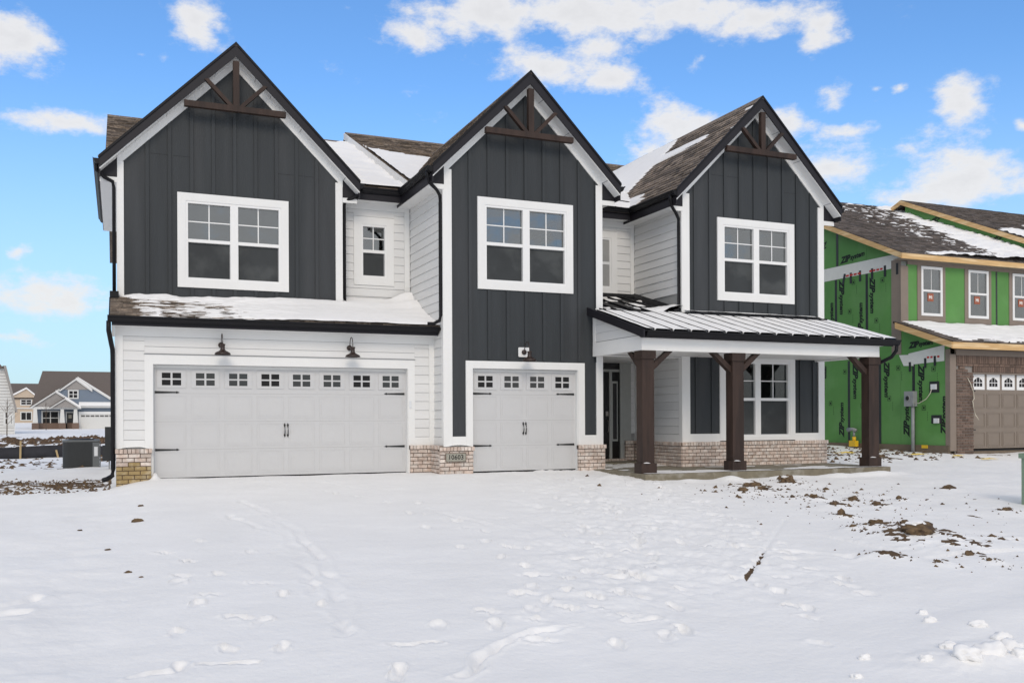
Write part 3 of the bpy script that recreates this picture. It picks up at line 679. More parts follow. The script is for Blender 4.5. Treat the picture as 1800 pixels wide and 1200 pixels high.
# shingles on the steep slopes the camera can see (west slope of D, and thin courses on the others)
q2 = math.sqrt(2)
def steep(RR, x0, x1, yw, yb, seed, sides=(0, 1)):
    hw = (x1-x0)/2 + .31; yf = yw - .31
    if 0 in sides: shingles(RR, (x0-.31, yf, EZ+.004), (0, 1, 0), (1, 0, 1), yb-yf, hw*q2, m_shing, seed=seed)
    if 1 in sides: shingles(RR, (x1+.31, yf, EZ+.004), (0, 1, 0), (-1, 0, 1), yb-yf, hw*q2, m_shing, seed=seed+1)
    ax = (x0+x1)/2; y = yf
    while y < yb:
        MB().prism([(ax-.14, EZ+hw-.14+.03), (ax, EZ+hw+.05), (ax+.14, EZ+hw-.14+.03), (ax, EZ+hw-.02)], 'y', y, min(yb, y+.26)).build('ridge_cap', m_shing, RR); y += .265
steep(RA, 0, 4.42, YA, 25.0, 11); steep(RC, 6.055, 9.67, YC, 24.6, 13); steep(RD, 11.625, 15.63, YD, 24.6, 15)

# ---- skirt roof over the garage
def sz(y): return 2.955 + .325*(y-17.85)
SKR = slab_on_plane(MB(), [(-.13, 17.97, sz(17.97)), (6.05, 17.97, sz(17.97)), (6.05, YA+.1, sz(YA+.1)), (-.13, YA+.1, sz(YA+.1))], .06).build('skirt_roof', m_under, H)
slab_on_plane(MB(), [(4.3, YA, sz(YA)), (6.05, YA, sz(YA)), (6.05, Y1+.02, sz(Y1)), (4.3, Y1+.02, sz(Y1))], .1).build('recess_slope', m_under, SKR)
shingles(SKR, (-.13, 17.90, sz(17.90)), (1, 0, 0), (0, 1, .325), 6.18, 2.14, m_shing, seed=21, keep=lambda u, v: v < 1.75 or u > 4.4)
MB().box(-.10, 6.05, 17.97, YG-.03, GZ, GZ+.02).build('soffit', m_soffit, SKR)
MB().box(-.10, 6.02, 17.955, 17.975, GZ-.005, 2.95).build('eave_fascia', m_fascia, SKR)
MB().prism([(17.86, sz(17.86)-.02), (YA, sz(YA)-.02), (YA, sz(YA)-.17), (18.0, GZ)], 'x', -.15, -.128).build('rake_board', m_fascia, SKR)
MB().prism([(17.97, GZ), (YG-.03, GZ), (YG-.03, 2.62), ], 'x', -.10, -.055).build('return_trim', m_soffit, SKR)
gutter(SKR, (-.17, 17.955, 2.965), (6.02, 17.955, 2.965), (0, -1))
MB().prism([(YA-.03, 0), (YA-.02, 0), (YA-.02, .01), (YA-.03, .01)], 'x', 0, .01) 
# step flashing lines on the snow side
# ---- gutters and downspouts of the upper eaves
gutter(RC, (5.745, 17.40, EZ-.015), (5.745, 19.60, EZ-.015), (-1, 0))
gutter(RD, (11.315, 17.25, EZ-.015), (11.315, 19.26, EZ-.015), (-1, 0))
gutter(RA, (-.31, 19.27, EZ-.015), (-.31, 25, EZ-.015), (-1, 0)); gutter(RA, (4.73, 19.27, EZ-.015), (4.73, 19.75, EZ-.015), (1, 0))
gutter(RC, (9.98, 17.40, EZ-.015), (9.98, 19.3, EZ-.015), (1, 0)); gutter(RD, (15.94, 17.25, EZ-.015), (15.94, 24, EZ-.015), (1, 0))
gutter(R1, (4.6, 19.64, EZ-.02), (5.75, 19.64, EZ-.02), (0, -1)); gutter(R2, (9.98, 19.26, EZ-.02), (11.33, 19.26, EZ-.02), (0, -1))
MB().box(4.42, 6.05, 19.64, Y1, 5.86, 5.88).build('soffit', m_soffit, R1); MB().box(9.67, 11.62, 19.27, Y2, 5.86, 5.88).build('soffit', m_soffit, R2)
MB().box(4.42, 6.0, 19.62, 19.645, 5.84, 6.1).build('eave_fascia', m_fascia, R1); MB().box(9.67, 11.6, 19.25, 19.275, 5.84, 6.1).build('eave_fascia', m_fascia, R2)
slab_on_plane(MB(), [(9.7, 19.2, mz(19.2, .15)), (11.6, 19.2, mz(19.2, .15)), (11.6, 19.7, mz(19.7, .21)), (9.7, 19.7, mz(19.7, .21))], .08).build('eave_edge', m_under, R2)
def downspout(pts, r=.036): return MB().tube(pts, r, 8).build('downspout', m_black, H, True)
ds = lambda a: [tuple(p) for p in a]
downspout([(5.68, 17.58, 6.03), (5.68, 17.58, 5.93), (5.73, 17.60, 5.82), (5.90, 17.66, 5.70), (5.985, 17.71, 5.60), (5.995, 17.72, 5.45), (5.995, 17.72, 3.20), (5.97, 17.72, 3.08), (5.86, 17.76, 3.02), (5.74, 17.80, 3.02)])
downspout([(11.25, 17.42, 6.03), (11.25, 17.42, 5.93), (11.30, 17.45, 5.80), (11.46, 17.52, 5.66), (11.555, 17.57, 5.56), (11.565, 17.58, 5.42), (11.565, 17.58, 3.62), (11.52, 17.55, 3.52), (11.38, 17.50, 3.47)])
downspout([(4.80, 19.42, 6.03), (4.79, 19.44, 5.93), (4.64, 19.50, 5.83), (4.50, 19.56, 5.78), (4.468, 19.60, 5.68), (4.468, 19.60, 3.68), (4.50, 19.58, 3.60), (4.62, 19.52, 3.545), (4.70, 19.50, 3.54)])
downspout([(-.37, 19.40, 6.03), (-.36, 19.42, 5.90), (-.22, 19.46, 5.78), (-.08, 19.50, 5.72), (-.06, 19.52, 5.60), (-.06, 19.52, 3.55)])
downspout([(-.15, 17.93, 2.87), (-.15, 17.95, 2.70), (-.11, 18.12, 2.48), (-.09, 18.22, 2.38), (-.088, 18.24, 2.25), (-.088, 18.24, .22), (-.10, 18.22, .10), (-.18, 18.14, .05), (-.25, 18.08, .03)], .042)
MB().box(-.14, .02, 19.30, 19.50, 3.46, 3.58).build('conductor_box', m_black, H)

# ---- porch
PX0, PX1, PYF = 9.42, 15.50, 15.627
B_ = MB().box(PX0, PX1, PYF, PYF+.20, 2.425, 2.655).build('porch_beam', m_trim, H)
MB().box(PX0, PX0+.16, PYF+.20, YC-.035, 2.43, 2.655).build('side_beam', m_trim, B_)
MB().box(PX1-.16, PX1, PYF+.20, YD-.0, 2.43, 2.655).build('side_beam', m_trim, B_)
def pz(y): return 2.80 + .290*(y-15.36)
# side gable infill: boards under the roof slope
tri = MB().prism([(PYF+.05, 2.70), (YC-.036, 2.70), (YC-.036, pz(YC)-.06), (PYF+.05, pz(PYF+.05)-.06)], 'x', PX0+.03, PX0+.12).build('infill_wall', m_wallback, H)
fpart('infill_trim', m_trim, tri, ('x', PX0+.03), PYF+.05, YC-.036, 2.656, 2.72, 0, .028)
fpart('infill_trim', m_trim, tri, ('x', PX0+.03), YC-.13, YC-.036, 2.72, 3.36, 0, .027)
z = 2.73
while z < 3.4:
    z1 = z + .182; ya = 15.36 + (z + .06 - 2.80 + .02)/.29; yb_ = 15.36 + (z1 + .06 - 2.80 + .02)/.29
    ya = max(ya, PYF+.12); yb_ = max(yb_, PYF+.12); ye = YC-.131
    if ya < ye - .05: MB().prism([(ya, z+.004), (ye, z+.004), (ye, z1), (min(yb_, ye), z1)], 'x', PX0+.014, PX0+.029).build('siding_board', m_siding, tri)
    z = z1
MB().prism([(PYF+.2, 2.70), (YD, 2.70), (YD, pz(YD)-.06), (PYF+.2, pz(PYF+.2)-.06)], 'x', PX1-.12, PX1-.03).build('infill_wall', m_wallback, H)
MB().box(PX0+.16, PX1-.16, PYF+.2, Y2, 2.47, 2.50).build('porch_ceiling', m_soffit, H)
MB().box(9.68, 11.6, YD, Y2-.0, 2.44, 2.46).build('porch_ceiling', m_soffit, H)
PR = slab_on_plane(MB(), [(9.33, 15.36, pz(15.36)), (15.72, 15.36, pz(15.36)), (15.72, YD, pz(YD)), (9.33, YD, pz(YD))], .03).build('porch_roof', m_black, H)
slab_on_plane(MB(), [(9.67, YD, pz(YD)), (11.62, YD, pz(YD)), (11.62, Y2, pz(Y2)), (9.67, Y2, pz(Y2))], .03).build('porch_roof_upper', m_black, PR)
for i in range(15):
    sx = 9.53 + .4145*i
    if sx > 15.7: break
    yt = Y2 if 9.7 < sx < 11.6 else YD
    MB().hexa([(sx-.012, 15.35, pz(15.35)), (sx+.012, 15.35, pz(15.35)), (sx+.012, yt, pz(yt)), (sx-.012, yt, pz(yt)), (sx-.008, 15.35, pz(15.35)+.040), (sx+.008, 15.35, pz(15.35)+.040), (sx+.008, yt, pz(yt)+.040), (sx-.008, yt, pz(yt)+.040)]).build('standing_seam', m_black, PR)
MB().prism([(15.36, pz(15.36)+.012), (YC-.0, pz(YC)+.012), (YC, pz(YC)-.155), (15.60, pz(15.60)-.155), (15.45, 2.655), (15.36, 2.66)], 'x', 9.30, 9.335).build('rake_board', m_fascia, PR)
MB().prism([(15.36, pz(15.36)+.012), (YD, pz(YD)+.012), (YD, pz(YD)-.12), (15.5, pz(15.5)-.12)], 'x', 15.715, 15.74).build('rake_board', m_fascia, PR)
MB().box(9.34, 15.71, 15.44, 15.47, 2.655, 2.79).build('eave_fascia', m_fascia, PR)
MB().box(9.42, 15.50, 15.47, PYF+.05, 2.658, 2.672).build('soffit', m_soffit, PR)
gutter(PR, (9.38, 15.44, 2.79), (15.84, 15.44, 2.79), (0, -1))
# wall flashings above the porch roof
MB().box(11.60, 15.58, YD-.20, YD-.034, pz(YD-.2)+.035, pz(YD-.2)+.075).build('wall_flashing', m_black, PR)
MB().hexa([(9.69, Y2-.12, pz(Y2-.12)+.0), (11.6, Y2-.12, pz(Y2-.12)), (11.6, Y2-.0, pz(Y2)), (9.69, Y2, pz(Y2)), (9.69, Y2-.12, pz(Y2-.12)+.04), (11.6, Y2-.12, pz(Y2-.12)+.04), (11.6, Y2-.03, pz(Y2)+.09), (9.69, Y2-.03, pz(Y2)+.09)]).build('wall_flashing', m_black, PR)
MB().hexa([(11.49, YD, pz(YD)), (11.6, YD, pz(YD)), (11.6, Y2, pz(Y2)), (11.49, Y2, pz(Y2)), (11.52, YD, pz(YD)+.06), (11.6, YD, pz(YD)+.12), (11.6, Y2, pz(Y2)+.12), (11.52, Y2, pz(Y2)+.06)]).build('wall_flashing', m_black, PR)
downspout([(15.78, 15.40, 2.68), (15.78, 15.42, 2.56), (15.72, 15.50, 2.42), (15.60, 15.68, 2.32), (15.52, 15.90, 2.26), (15.52, 15.92, 2.15), (15.52, 15.92, .15), (15.58, 15.86, .06), (15.66, 15.78, .02)], .040)
def post(x0, x1, braces):
    y0, y1 = PYF+.003, PYF+.235
    p = MB().box(x0, x1, y0, y1, .02, 2.425).build('post', m_brown, H)
    MB().box(x0-.035, x1+.035, y0-.035, y1+.035, .012, .215).build('base_block', m_brown, p)
    MB().box(x0-.028, x1+.028, y0-.028, y1+.028, 2.26, 2.424).build('cap_block', m_brown, p)
    ym = (y0+y1)/2
    for b in braces:
        q = .07
        if b == 'R': pts = [(x1, 2.02), (x1, 2.02+q*2), (x1+.33, 2.424), (x1+.33+q*2, 2.424)]; pts = [pts[0], pts[3], pts[2], pts[1]]; MB().prism(pts, 'y', ym-.06, ym+.06).build('brace', m_brown, p)
        if b == 'L': pts = [(x0, 2.02), (x0, 2.02+q*2), (x0-.33, 2.424), (x0-.33-q*2, 2.424)]; pts = [pts[0], pts[3], pts[2], pts[1]]; MB().prism(pts, 'y', ym-.06, ym+.06).build('brace', m_brown, p)
        if b == 'B': xm = (x0+x1)/2; pts = [(y1, 2.02), (y1, 2.02+q*2), (y1+.33, 2.424), (y1+.33+q*2, 2.424)]; pts = [pts[0], pts[3], pts[2], pts[1]]; MB().prism(pts, 'x', xm-.06, xm+.06).build('brace', m_brown, p)
    # snow lodged on the base block
    MB().lathe(((x0+x1)/2 - .05, y0-.010, .215), [(.001, .018), (.045, .012), (.075, .0)], 10).build('snow_cap', m_snow, p, True)
post(9.435, 9.70, 'RB'); post(11.57, 11.846, 'LR'); post(15.20, 15.48, 'LB')

# porch slab with a deeper pad under the first post
SB = MB().prism([(9.38, 15.44), (15.62, 15.44), (15.62, 17.46), (11.5, 17.46), (11.5, 19.55), (9.70, 19.55), (9.70, 17.56), (9.38, 17.56)], 'z', -.145, .012).build('porch_slab', m_conc, H)
MB().box(9.46, 15.5, 15.52, 17.5, -.6, -.145).build('porch_footing', m_found, SB)
MB().prism([(9.72, 18.75), (11.55, 18.75), (11.55, 19.54), (9.72, 19.54)], 'z', .013, .075).build('entry_step', m_conc, SB)
snow_sheet('porch_snow', (9.42, 15.47, .012), (1, 0, 0), (0, 1, 0), 6.15, 2.0, lambda u, v: .028*(fbm(u*1.2+3, v*2.5, 4) - .52 + sst(v, .9, 0)*.42) - .004, 'thin wind-blown snow film on the concrete porch slab', .04)

# ================================================================== things fixed to the house
def barn_lamp(x, y, z, label, box_=False):
    r = empty('wall_lamp', (x, y, z), label, 'wall lamp', 'gooseneck barn lamps above the garage doors')
    m = MB(); m.tube([(x, y-.001, z), (x, y-.05, z)], [.055, .05], 14)
    m.build('back_plate', m_lamp, r, True)
    if box_: MB().prism([(x-.11, z-.10), (x+.11, z-.10), (x+.125, z-.085), (x+.125, z+.085), (x+.11, z+.10), (x-.11, z+.10), (x-.125, z+.085), (x-.125, z-.085)], 'y', y-.016, y-.001).build('mounting_block', m_frame, r)
    g = MB(); pts = []
    for i in range(15):
        t = i/14*math.pi; pts.append((x, y-.05-.13*(1-math.cos(t))/2*1.9, z+.03+.17*math.sin(t)))
    pts.append((x, pts[-1][1], z-.01)); g.tube(pts, .008, 6); g.build('gooseneck', m_lamp, r, True)
    cy = pts[-1][1]
    s = MB(); s.lathe((x, cy, z-.20), [(.001, .205), (.045, .20), (.052, .185), (.040, .17), (.042, .10), (.06, .075), (.10, .055), (.135, .035), (.150, .0), (.144, .0), (.13, .03), (.05, .06), (.001, .065)], 24)
    s.build('shade', m_lamp, r, True); return r
barn_lamp(1.80, YG-.02, 2.515, 'bronze gooseneck barn lamp over the third window of the wide garage door')
barn_lamp(4.26, YG-.02, 2.525, 'bronze gooseneck barn lamp over the seventh window of the wide garage door')
barn_lamp(7.80, YC-.018, 2.485, 'bronze gooseneck lamp on a white block against the charcoal wall above the narrow garage door', True)
pl = empty('address_plaque', (6.25, YC-.11, .32), 'stone plaque with house number 10603 set in the brick pier', 'address plaque')
MB().box(6.045, 6.465, YC-.118, YC-.09, .245, .405).build('plate', m_plate, pl)
eb = MB(); 
for a in ((6.038, 6.472, .405, .413), (6.038, 6.472, .237, .245), (6.038, 6.045, .245, .405), (6.465, 6.472, .245, .405)): eb.box(a[0], a[1], YC-.124, YC-.09, a[2], a[3])
eb.build('border', m_mortar, pl)
def text(body, size, m, parent, mw, name='lettering', off=.0, shear=0, space=1.0, align='CENTER'):
    key = ('txt', body, size, m.name, off, shear)
    if key not in UNIT:
        cu = bpy.data.curves.new(name, 'FONT'); cu.body = body; cu.size = size; cu.extrude = .0008; cu.offset = off; cu.shear = shear; cu.align_x = align; cu.align_y = 'CENTER'; cu.space_character = space; cu.resolution_u = 2
        tmp = bpy.data.objects.new('tmp', cu); me = bpy.data.meshes.new_from_object(tmp); bpy.data.objects.remove(tmp); me.materials.clear(); me.materials.append(m); UNIT[key] = me
    o = link(name, UNIT[key], parent); o.matrix_basis = mw; return o
def MW(loc, xa, ya):
    xa, ya = Vector(xa).normalized(), Vector(ya).normalized(); za = xa.cross(ya)
    return Matrix(((xa.x, ya.x, za.x, loc[0]), (xa.y, ya.y, za.y, loc[1]), (xa.z, ya.z, za.z, loc[2]), (0, 0, 0, 1)))
text('10603', .135, m_iron, pl, MW((6.255, YC-.1195, .325), (1, 0, 0), (0, 0, 1)), off=.002)

# ================================================================== roof snow
snow_sheet('roof_snow', (-.13, 17.86, sz(17.86)), (1, 0, 0), (0, 1, .325), 6.17, 1.78,
    lambda u, v: .018 + .055*sst(u, 1.6, 3.4) + .030*(fbm(u*2.2, v*6, 4)-.5) + .040*(vnoise(u*5, v*15)-.5)*sst(u, 4.0, 1.8) + .02*(vnoise(u*11, v*22)-.5)*sst(u, 4.0, 1.8) - .06*sst(u, .55, .15) + .05*sst(v, 1.3, 1.75) + .09*sst(u, 5.5, 6.1)*sst(v, .7, 1.78) - .02*sst(v, .1, 0), 'snow thinning to bare shingles on the low roof over the wide garage door', .03)
snow_sheet('roof_snow', (4.42, YA-.05, sz(YA-.05)), (1, 0, 0), (0, 1, .325), 1.62, .46,
    lambda u, v: .10 + .05*(fbm(u*3, v*5, 3)-.5) + .17*sst(u, 1.0, 1.6)*sst(v, .0, .46) + .03*sst(v, .2, .46), 'snow drift heaped into the inner corner of the low garage roof', .04)
def hlow(u, v):
    return .09 + .12*(fbm(u*.8, v*3.5, 4)-.5) - .30*sst(u, 5.35-v*.10*0, 4.75)*sst(fbm(u*2+5, v*5, 4)+.25*sst(v, 0, 4), .40, .75) - .3*sst(u, 4.8, 4.2) - .3*sst(v, 5.6, 6.3)*sst(u, 5.9, 5.2)
snow_sheet('roof_snow', (-.2, 19.65, mz(19.65)), (1, 0, 0), vd, 6.08, 6.2, hlow, 'smooth snow on the lower rear roof plane behind the first gable', .05)
def hhigh(u, v):
    line = 4.45 - .8*sst(u, 0, 1.0) + .5*(fbm(u*1.1, v*.3+7, 3)-.5)*2
    return .07 - .34*sst(v + 1.2*(fbm(u*1.8, v*5, 4)-.5), line, line+.35) + .03*(fbm(u*3, v*9, 3)-.5)
snow_sheet('roof_snow', (5.93, 19.65, mz(19.65, .21)), (1, 0, 0), vd, 10.0, 6.6, hhigh, 'snow below bare shingles on the raised rear roof plane', .05)
def hD(u, v):   # u: distance back along the eave, v: up the steep slope (metres)
    edge = 2.35 - v*.05                                   # valley drift starts here
    valley = sst(u - (1.55 + 1.0*sst(v, .0, 1.2) + .16*np.sin(v*23) + .25*(fbm(u*4, v*8, 3)-.5)), -.1, .25)
    band = sst(.17 - np.abs(v - (2.42 - .02*u) ) + .10*(u-1.0)/2.2, 0, .10)*sst(u, .95, 1.5)
    top = sst(.045 - np.abs(v-2.93), 0, .04)*sst(u, .42, .25) + sst(.03-np.abs(v-2.2), 0, .03)*sst(u, .3, .12)
    tri = sst(u - 1.75, 0, .1)*sst(.95 - v, -.1, .15)
    rest = sst(u-3.1-.4*v*0, 0, .5)
    m_ = np.maximum.reduce([valley*sst(v, 1.05, .3), band, top, rest])
    return -.03 + .075*m_ + .012*(fbm(u*5, v*5, 3)-.5)
snow_sheet('roof_snow', (11.315, 17.24, EZ+.004), (0, 1, 0), (1, 0, 1), 7.3, 3.25, hD, 'snow band and valley drift on the brown shingle slope of the third gable', .035)
snow_sheet('roof_snow', (9.74, 19.22, mz(19.22, .16)), (1, 0, 0), vd, 1.95, 1.3, lambda u, v: .045 + .05*(fbm(u*3, v*5, 3)-.5) + .04*sst(v, 0, .4), 'snow over the valley and eave between the second and third gables', .04)
snow_sheet('roof_snow', (9.36, 15.34, pz(15.34)+.002), (1, 0, 0), (0, 1, .29), 6.33, 2.27, lambda u, v: .036 + .012*(fbm(u*2, v*3, 3)-.5) - .09*np.exp(-((((u+.0-.17+.207) % .4145)-.207)/.022)**2) - .1*sst(v, 2.05, 2.3)*sst(u, 2.0, .3), 'thin snow between the standing seams of the black metal porch roof', .018)
snow_sheet('roof_snow', (9.69, YD-.02, pz(YD-.02)), (1, 0, 0), (0, 1, .29), 1.93, 2.1, lambda u, v: -.005 + .16*(fbm(u*2.1+v*1.2, v*3+5, 4)-.56) + .22*sst(u, 1.2, 1.9)*sst(v, .9, .0), 'broken patches of snow on the black metal roof above the entry', .03)
snow_sheet('ledge_snow', (11.66, YD-.195, pz(YD-.2)+.076), (1, 0, 0), (0, 1, 0), 3.85, .16, lambda u, v: .030 + .03*(fbm(u*2.4, v*3, 3)-.4) + .03*sst(v, 0, .14) - .05*sst(u, 3.6, 3.85), 'snow on the black flashing above the porch roof', .03)
snow_sheet('ledge_snow', (6.0, YC-.145, .536), (1, 0, 0), (0, 1, 0), .60, .12, lambda u, v: .008 + .03*sst(u, .05, .2)*sst(u, .62, .35)*(.6+.6*fbm(u*6, v*6, 2)), 'snow lying on the brick pier above the number plaque', .02)
snow_sheet('ledge_snow', (-.02, YG-.14, .576), (1, 0, 0), (0, 1, 0), .54, .12, lambda u, v: .004 + .03*sst(u, .03, .15)*sst(u, .54, .38)*(.6+.6*fbm(u*6, v*6, 2)), 'snow lying on the clay-stained brick pier', .02)

# ================================================================== GROUND (one sheet, real relief)
FOOT = [(.87,11.07),(.54,9.19),(.64,9.89),(.45,10.46),(.87,9.13),(.49,8.94),(.72,8.25),(.58,7.98),(1.29,10.17),(1.21,8.55),(1.29,8.04),(.87,7.38),(.97,7.16),(.68,6.52),(.38,7.12),(1.51,7.53),(1.03,6.42),(4.86,11.63),(4.19,9.34),(3.76,8.47),(3.67,8.07),(3.41,7.56),(3.16,7.36),(2.73,6.88),(2.61,6.46),(3.37,6.74),(3.07,6.81),(2.78,5.98),(4.07,7.14),(4.27,7.99),(4.58,7.6),(3.78,12.58),(3.61,11.26),(3.51,9.69),(3.69,8.98),(5.62,10.58),(6.11,10.42),(5.06,8.17),(6.22,8.82),(4.6,5.2),(1.6,5.6),(2.2,6.6)]
TR = [([(1.69,14.57),(1.91,13.19),(1.98,11.34),(1.88,9.46),(1.73,8.0),(1.59,7.02),(1.49,6.55)],.09,.030),([(1.36,13.07),(1.59,11.94),(1.81,11.17),(1.74,9.67),(1.64,8.53),(1.51,7.53)],.08,.026),([(.07,6.13),(.30,6.16),(.41,6.31)],.05,.04),([(.51,6.26),(.81,6.12)],.04,.045),([(-.89,8.51),(-.66,8.75)],.10,.05),([(-.95,8.1),(-.70,8.2)],.10,.04),([(1.75,6.25),(2.02,6.18)],.045,.045),([(1.95,5.41),(2.25,5.8),(2.47,6.02),(2.86,6.2),(3.17,6.25)],.06,.05),([(3.58,6.19),(3.92,6.25)],.06,.045),([(4.24,12.43),(4.46,10.49),(4.5,8.87)],.10,.02),([(5.66,13.31),(5.76,11.34),(5.49,9.48),(4.91,7.62)],.14,.02),([(6.95,13.68),(7.12,11.48),(6.53,8.71),(5.6,6.35)],.16,.022),([(6.53,8.71),(7.27,7.72),(10.3,8.04)],.10,.035),([(3.3,17.0),(4.2,14.8),(5.6,13.4)],.08,.015),([(8.9,16.4),(7.6,13.6),(6.9,11.0),(6.0,8.6)],.2,.018)]
rs = np.random.RandomState(11)
walks = [((9.4, 15.0), (5.2, 5.4), 34), ((8.6, 14.8), (6.4, 6.0), 30), ((7.6, 15.2), (3.6, 5.2), 30), ((9.2, 14.6), (3.0, 6.2), 26), ((7.2, 14.2), (4.2, 5.6), 22), ((8.2, 16.0), (5.2, 9.5), 18), ((6.0, 16.5), (6.6, 8.6), 16), ((3.2, 15.5), (4.6, 9.0), 12), ((9.0, 15.5), (7.0, 10.5), 14)]
for (ax_, ay_), (bx_, by_), n in walks:
    for i in range(n):
        t = i/n; FOOT.append((ax_+(bx_-ax_)*t + rs.uniform(-.22, .22) + .35*math.sin(t*5), ay_+(by_-ay_)*t + rs.uniform(-.2, .2)))
LX = np.array([-5, 5, 12, 17.9, 28, 42, 60, 100, 143, 191, 400.]); LZ = np.array([-.54, -.54, -.28, -.15, -.22, -.38, -.30, .05, .12, 1.0, 2.2])
RX_ = np.array([-5, 5, 12, 15.4, 18.7, 24, 60, 400.]); RZ_ = np.array([-.54, -.54, -.26, -.14, .06, .20, .5, 2.2])
CL = [(11.82,14.25,14,9),(9.95,13.17,10,6),(10.69,13.87,16,8),(10.46,13.29,10,6),(11.83,14.46,6,5),(11.71,13.09,6,4),(10.25,12.24,5,4),(10.64,12.36,5,4),(10.59,12.13,8,4),(10.19,11.21,9,4),(9.43,10.24,7,8),(10.94,11.11,9,5),(10.96,11.63,10,5),(11.82,11.51,5,4),(8.96,9.11,14,6),(9.32,8.98,8,4),(8.86,8.32,32,14),(7.59,7.61,9,5),(8.52,7.31,8,6),(8.42,6.98,5,4),(9.83,8.11,7,5),(13.94,12.4,12,4),(12.22,9.82,8,4),(7.85,7.11,5,3),(8.57,9.09,6,3),(.22,12.9,9,6),(.30,14.47,5,3),(-.11,10.95,6,2),(-.44,12.57,4,2),(.08,9.58,6,3),(.19,9.32,4,2),(9.0,8.45,18,10)]
def segdist(x, y, pts):
    d = np.full(x.shape, 1e9); s = np.zeros(x.shape)
    tot = 0
    for (x0, y0), (x1, y1) in zip(pts[:-1], pts[1:]):
        dx, dy = x1-x0, y1-y0; l2 = dx*dx+dy*dy; t = np.clip(((x-x0)*dx+(y-y0)*dy)/l2, 0, 1)
        q = np.hypot(x-x0-t*dx, y-y0-t*dy); m_ = q < d; d = np.where(m_, q, d); s = np.where(m_, tot+t*math.sqrt(l2), s); tot += math.sqrt(l2)
    return d, s
def ground(x, y):
    drive = -.042*(17.9 - np.clip(y, 5, 17.9))
    left = np.interp(y, LX, LZ); right = np.interp(y, RX_, RZ_)
    wl = sst(x, .6, -.5); wr = sst(x, 9.3, 10.6)
    z = drive*(1-wl)*(1-wr) + left*wl + right*wr
    far = sst(np.abs(y) + np.abs(x), 60, 120)
    rough = wl + wr*.8 + .15
    inyard = sst(y, 4.2, 6.0)
    z = z + .020*(fbm(x*1.7+2, y*2.4, 5, .6)-.5)*sst(y, 3, 6)*sst(y, 30, 20) + rough*(.085*(fbm(x*.9, y*.9, 5, .55)-.5) + .016*(fbm(x*4, y*4, 3)-.5)) + .028*(fbm(x*.5+40, y*.35, 3)-.5)
    # wind ripples near the garage doors
    z = z + .007*(fbm(x*1.1, y*7, 3)-.5)*sst(y, 12, 15)*(1-wl)
    # shallow trampled surface towards the porch
    tram = sst(np.abs(x - (5.2 + (y-8)*.42)), 2.4, .8)*sst(y, 5.5, 7.5)
    z = z + tram*(.075*(fbm(x*4.1+9, y*3.2, 5, .6)-.5) + .04*np.abs(fbm(x*7, y*5+4, 3)-.5))
    z = z + inyard*(.010*(fbm(x*2.2, y*5, 4, .6)-.5))
    # street edge: slight berm
    z = z + .05*np.exp(-((y - (5.0+.03*x + .2*np.sin(x)))/.35)**2)*sst(x, 4.0, 6.0)
    # lumps of ploughed snow near the right corner
    z = z + .055*np.exp(-(((x-5.3)/.7)**2 + ((y-4.45)/.35)**2))*(.4+1.2*fbm(x*5, y*5, 3))
    # footprints
    for i, (fx, fy) in enumerate(FOOT):
        m_ = (np.abs(x-fx) < .45) & (np.abs(y-fy) < .45)
        if not m_.any(): continue
        rr = np.random.RandomState(i+50); a = rr.uniform(-.9, .9) + .3; c, s = math.cos(a), math.sin(a)
        wx = .05*(vnoise(x[m_]*14+i, y[m_]*14)-.5); wy = .05*(vnoise(x[m_]*13, y[m_]*13+i)-.5); dx = x[m_]-fx+wx; dy = y[m_]-fy+wy
        u = (dx*c + dy*s)/(.042*rr.uniform(.9, 1.3)); v = (-dx*s + dy*c)/(.12*rr.uniform(.7, 1.2)); r2 = u*u+v*v
        dep = rr.uniform(.018, .046); k = vnoise(x[m_]*9+i*3, y[m_]*9)
        z[m_] += -dep*np.exp(-r2**3*.5)*(.75+.25*np.clip(v, -1, 1))*(.6+.6*k) + .013*np.exp(-((np.sqrt(r2)-1.35)/.28)**2)*k*2*(v > -.4)
    for pts, w, dep in TR:
        x0, x1 = min(p[0] for p in pts)-1, max(p[0] for p in pts)+1; y0, y1 = min(p[1] for p in pts)-1, max(p[1] for p in pts)+1
        m_ = (x > x0) & (x < x1) & (y > y0) & (y < y1)
        if not m_.any(): continue
        d, s = segdist(x[m_] + .12*(vnoise(x[m_]*6, y[m_]*6)-.5), y[m_] + .12*(vnoise(x[m_]*6+9, y[m_]*6)-.5), pts); w = w*.55; dep *= 1.2; k = 1.5*sst(vnoise(s*3.2, s*0+3), .3, .75)
        dep = dep*.55; z[m_] += -dep*k*np.exp(-(d/w)**2) + .35*dep*np.exp(-((d-w*1.9)/(w*.7))**2)
    # gap along the slab form, open at its near end
    d, s = segdist(x, y, [(8.81, 10.62), (5.43, 7.16)])
    g = np.exp(-(d/.022)**2)*sst(s, .2, .6)
    z = z - .008*g*(.4+vnoise(s*4, s*0)) - .02*np.exp(-(d/.022)**2)*sst(s, 2.6, 3.3)*sst(s, 4.84, 4.6)
    soil = 1.1*np.exp(-(d/.027)**2)*sst(s, 2.9, 3.5)*sst(s, 4.84, 4.7)*(.35+.95*vnoise(s*11, s*0))
    # bare and wind-blown soil
    st = fbm(x*1.6+y*.8, y*5.5-x*.5, 5, .6)
    patch = sst(x, .15, -.35)*sst(x, -3.2, -2.0)*np.exp(-((y-19.9)/1.9)**2)*sst(y, 17.6, 18.2)
    soil = np.maximum(soil, sst(st + .42*patch, .80, .90)*sst(patch, .1, .5))
    back = sst(y, 22, 27)*sst(x, .4, -.3)*sst(y, 110, 70)
    st2 = fbm(x*1.1, y*.45, 5, .6)
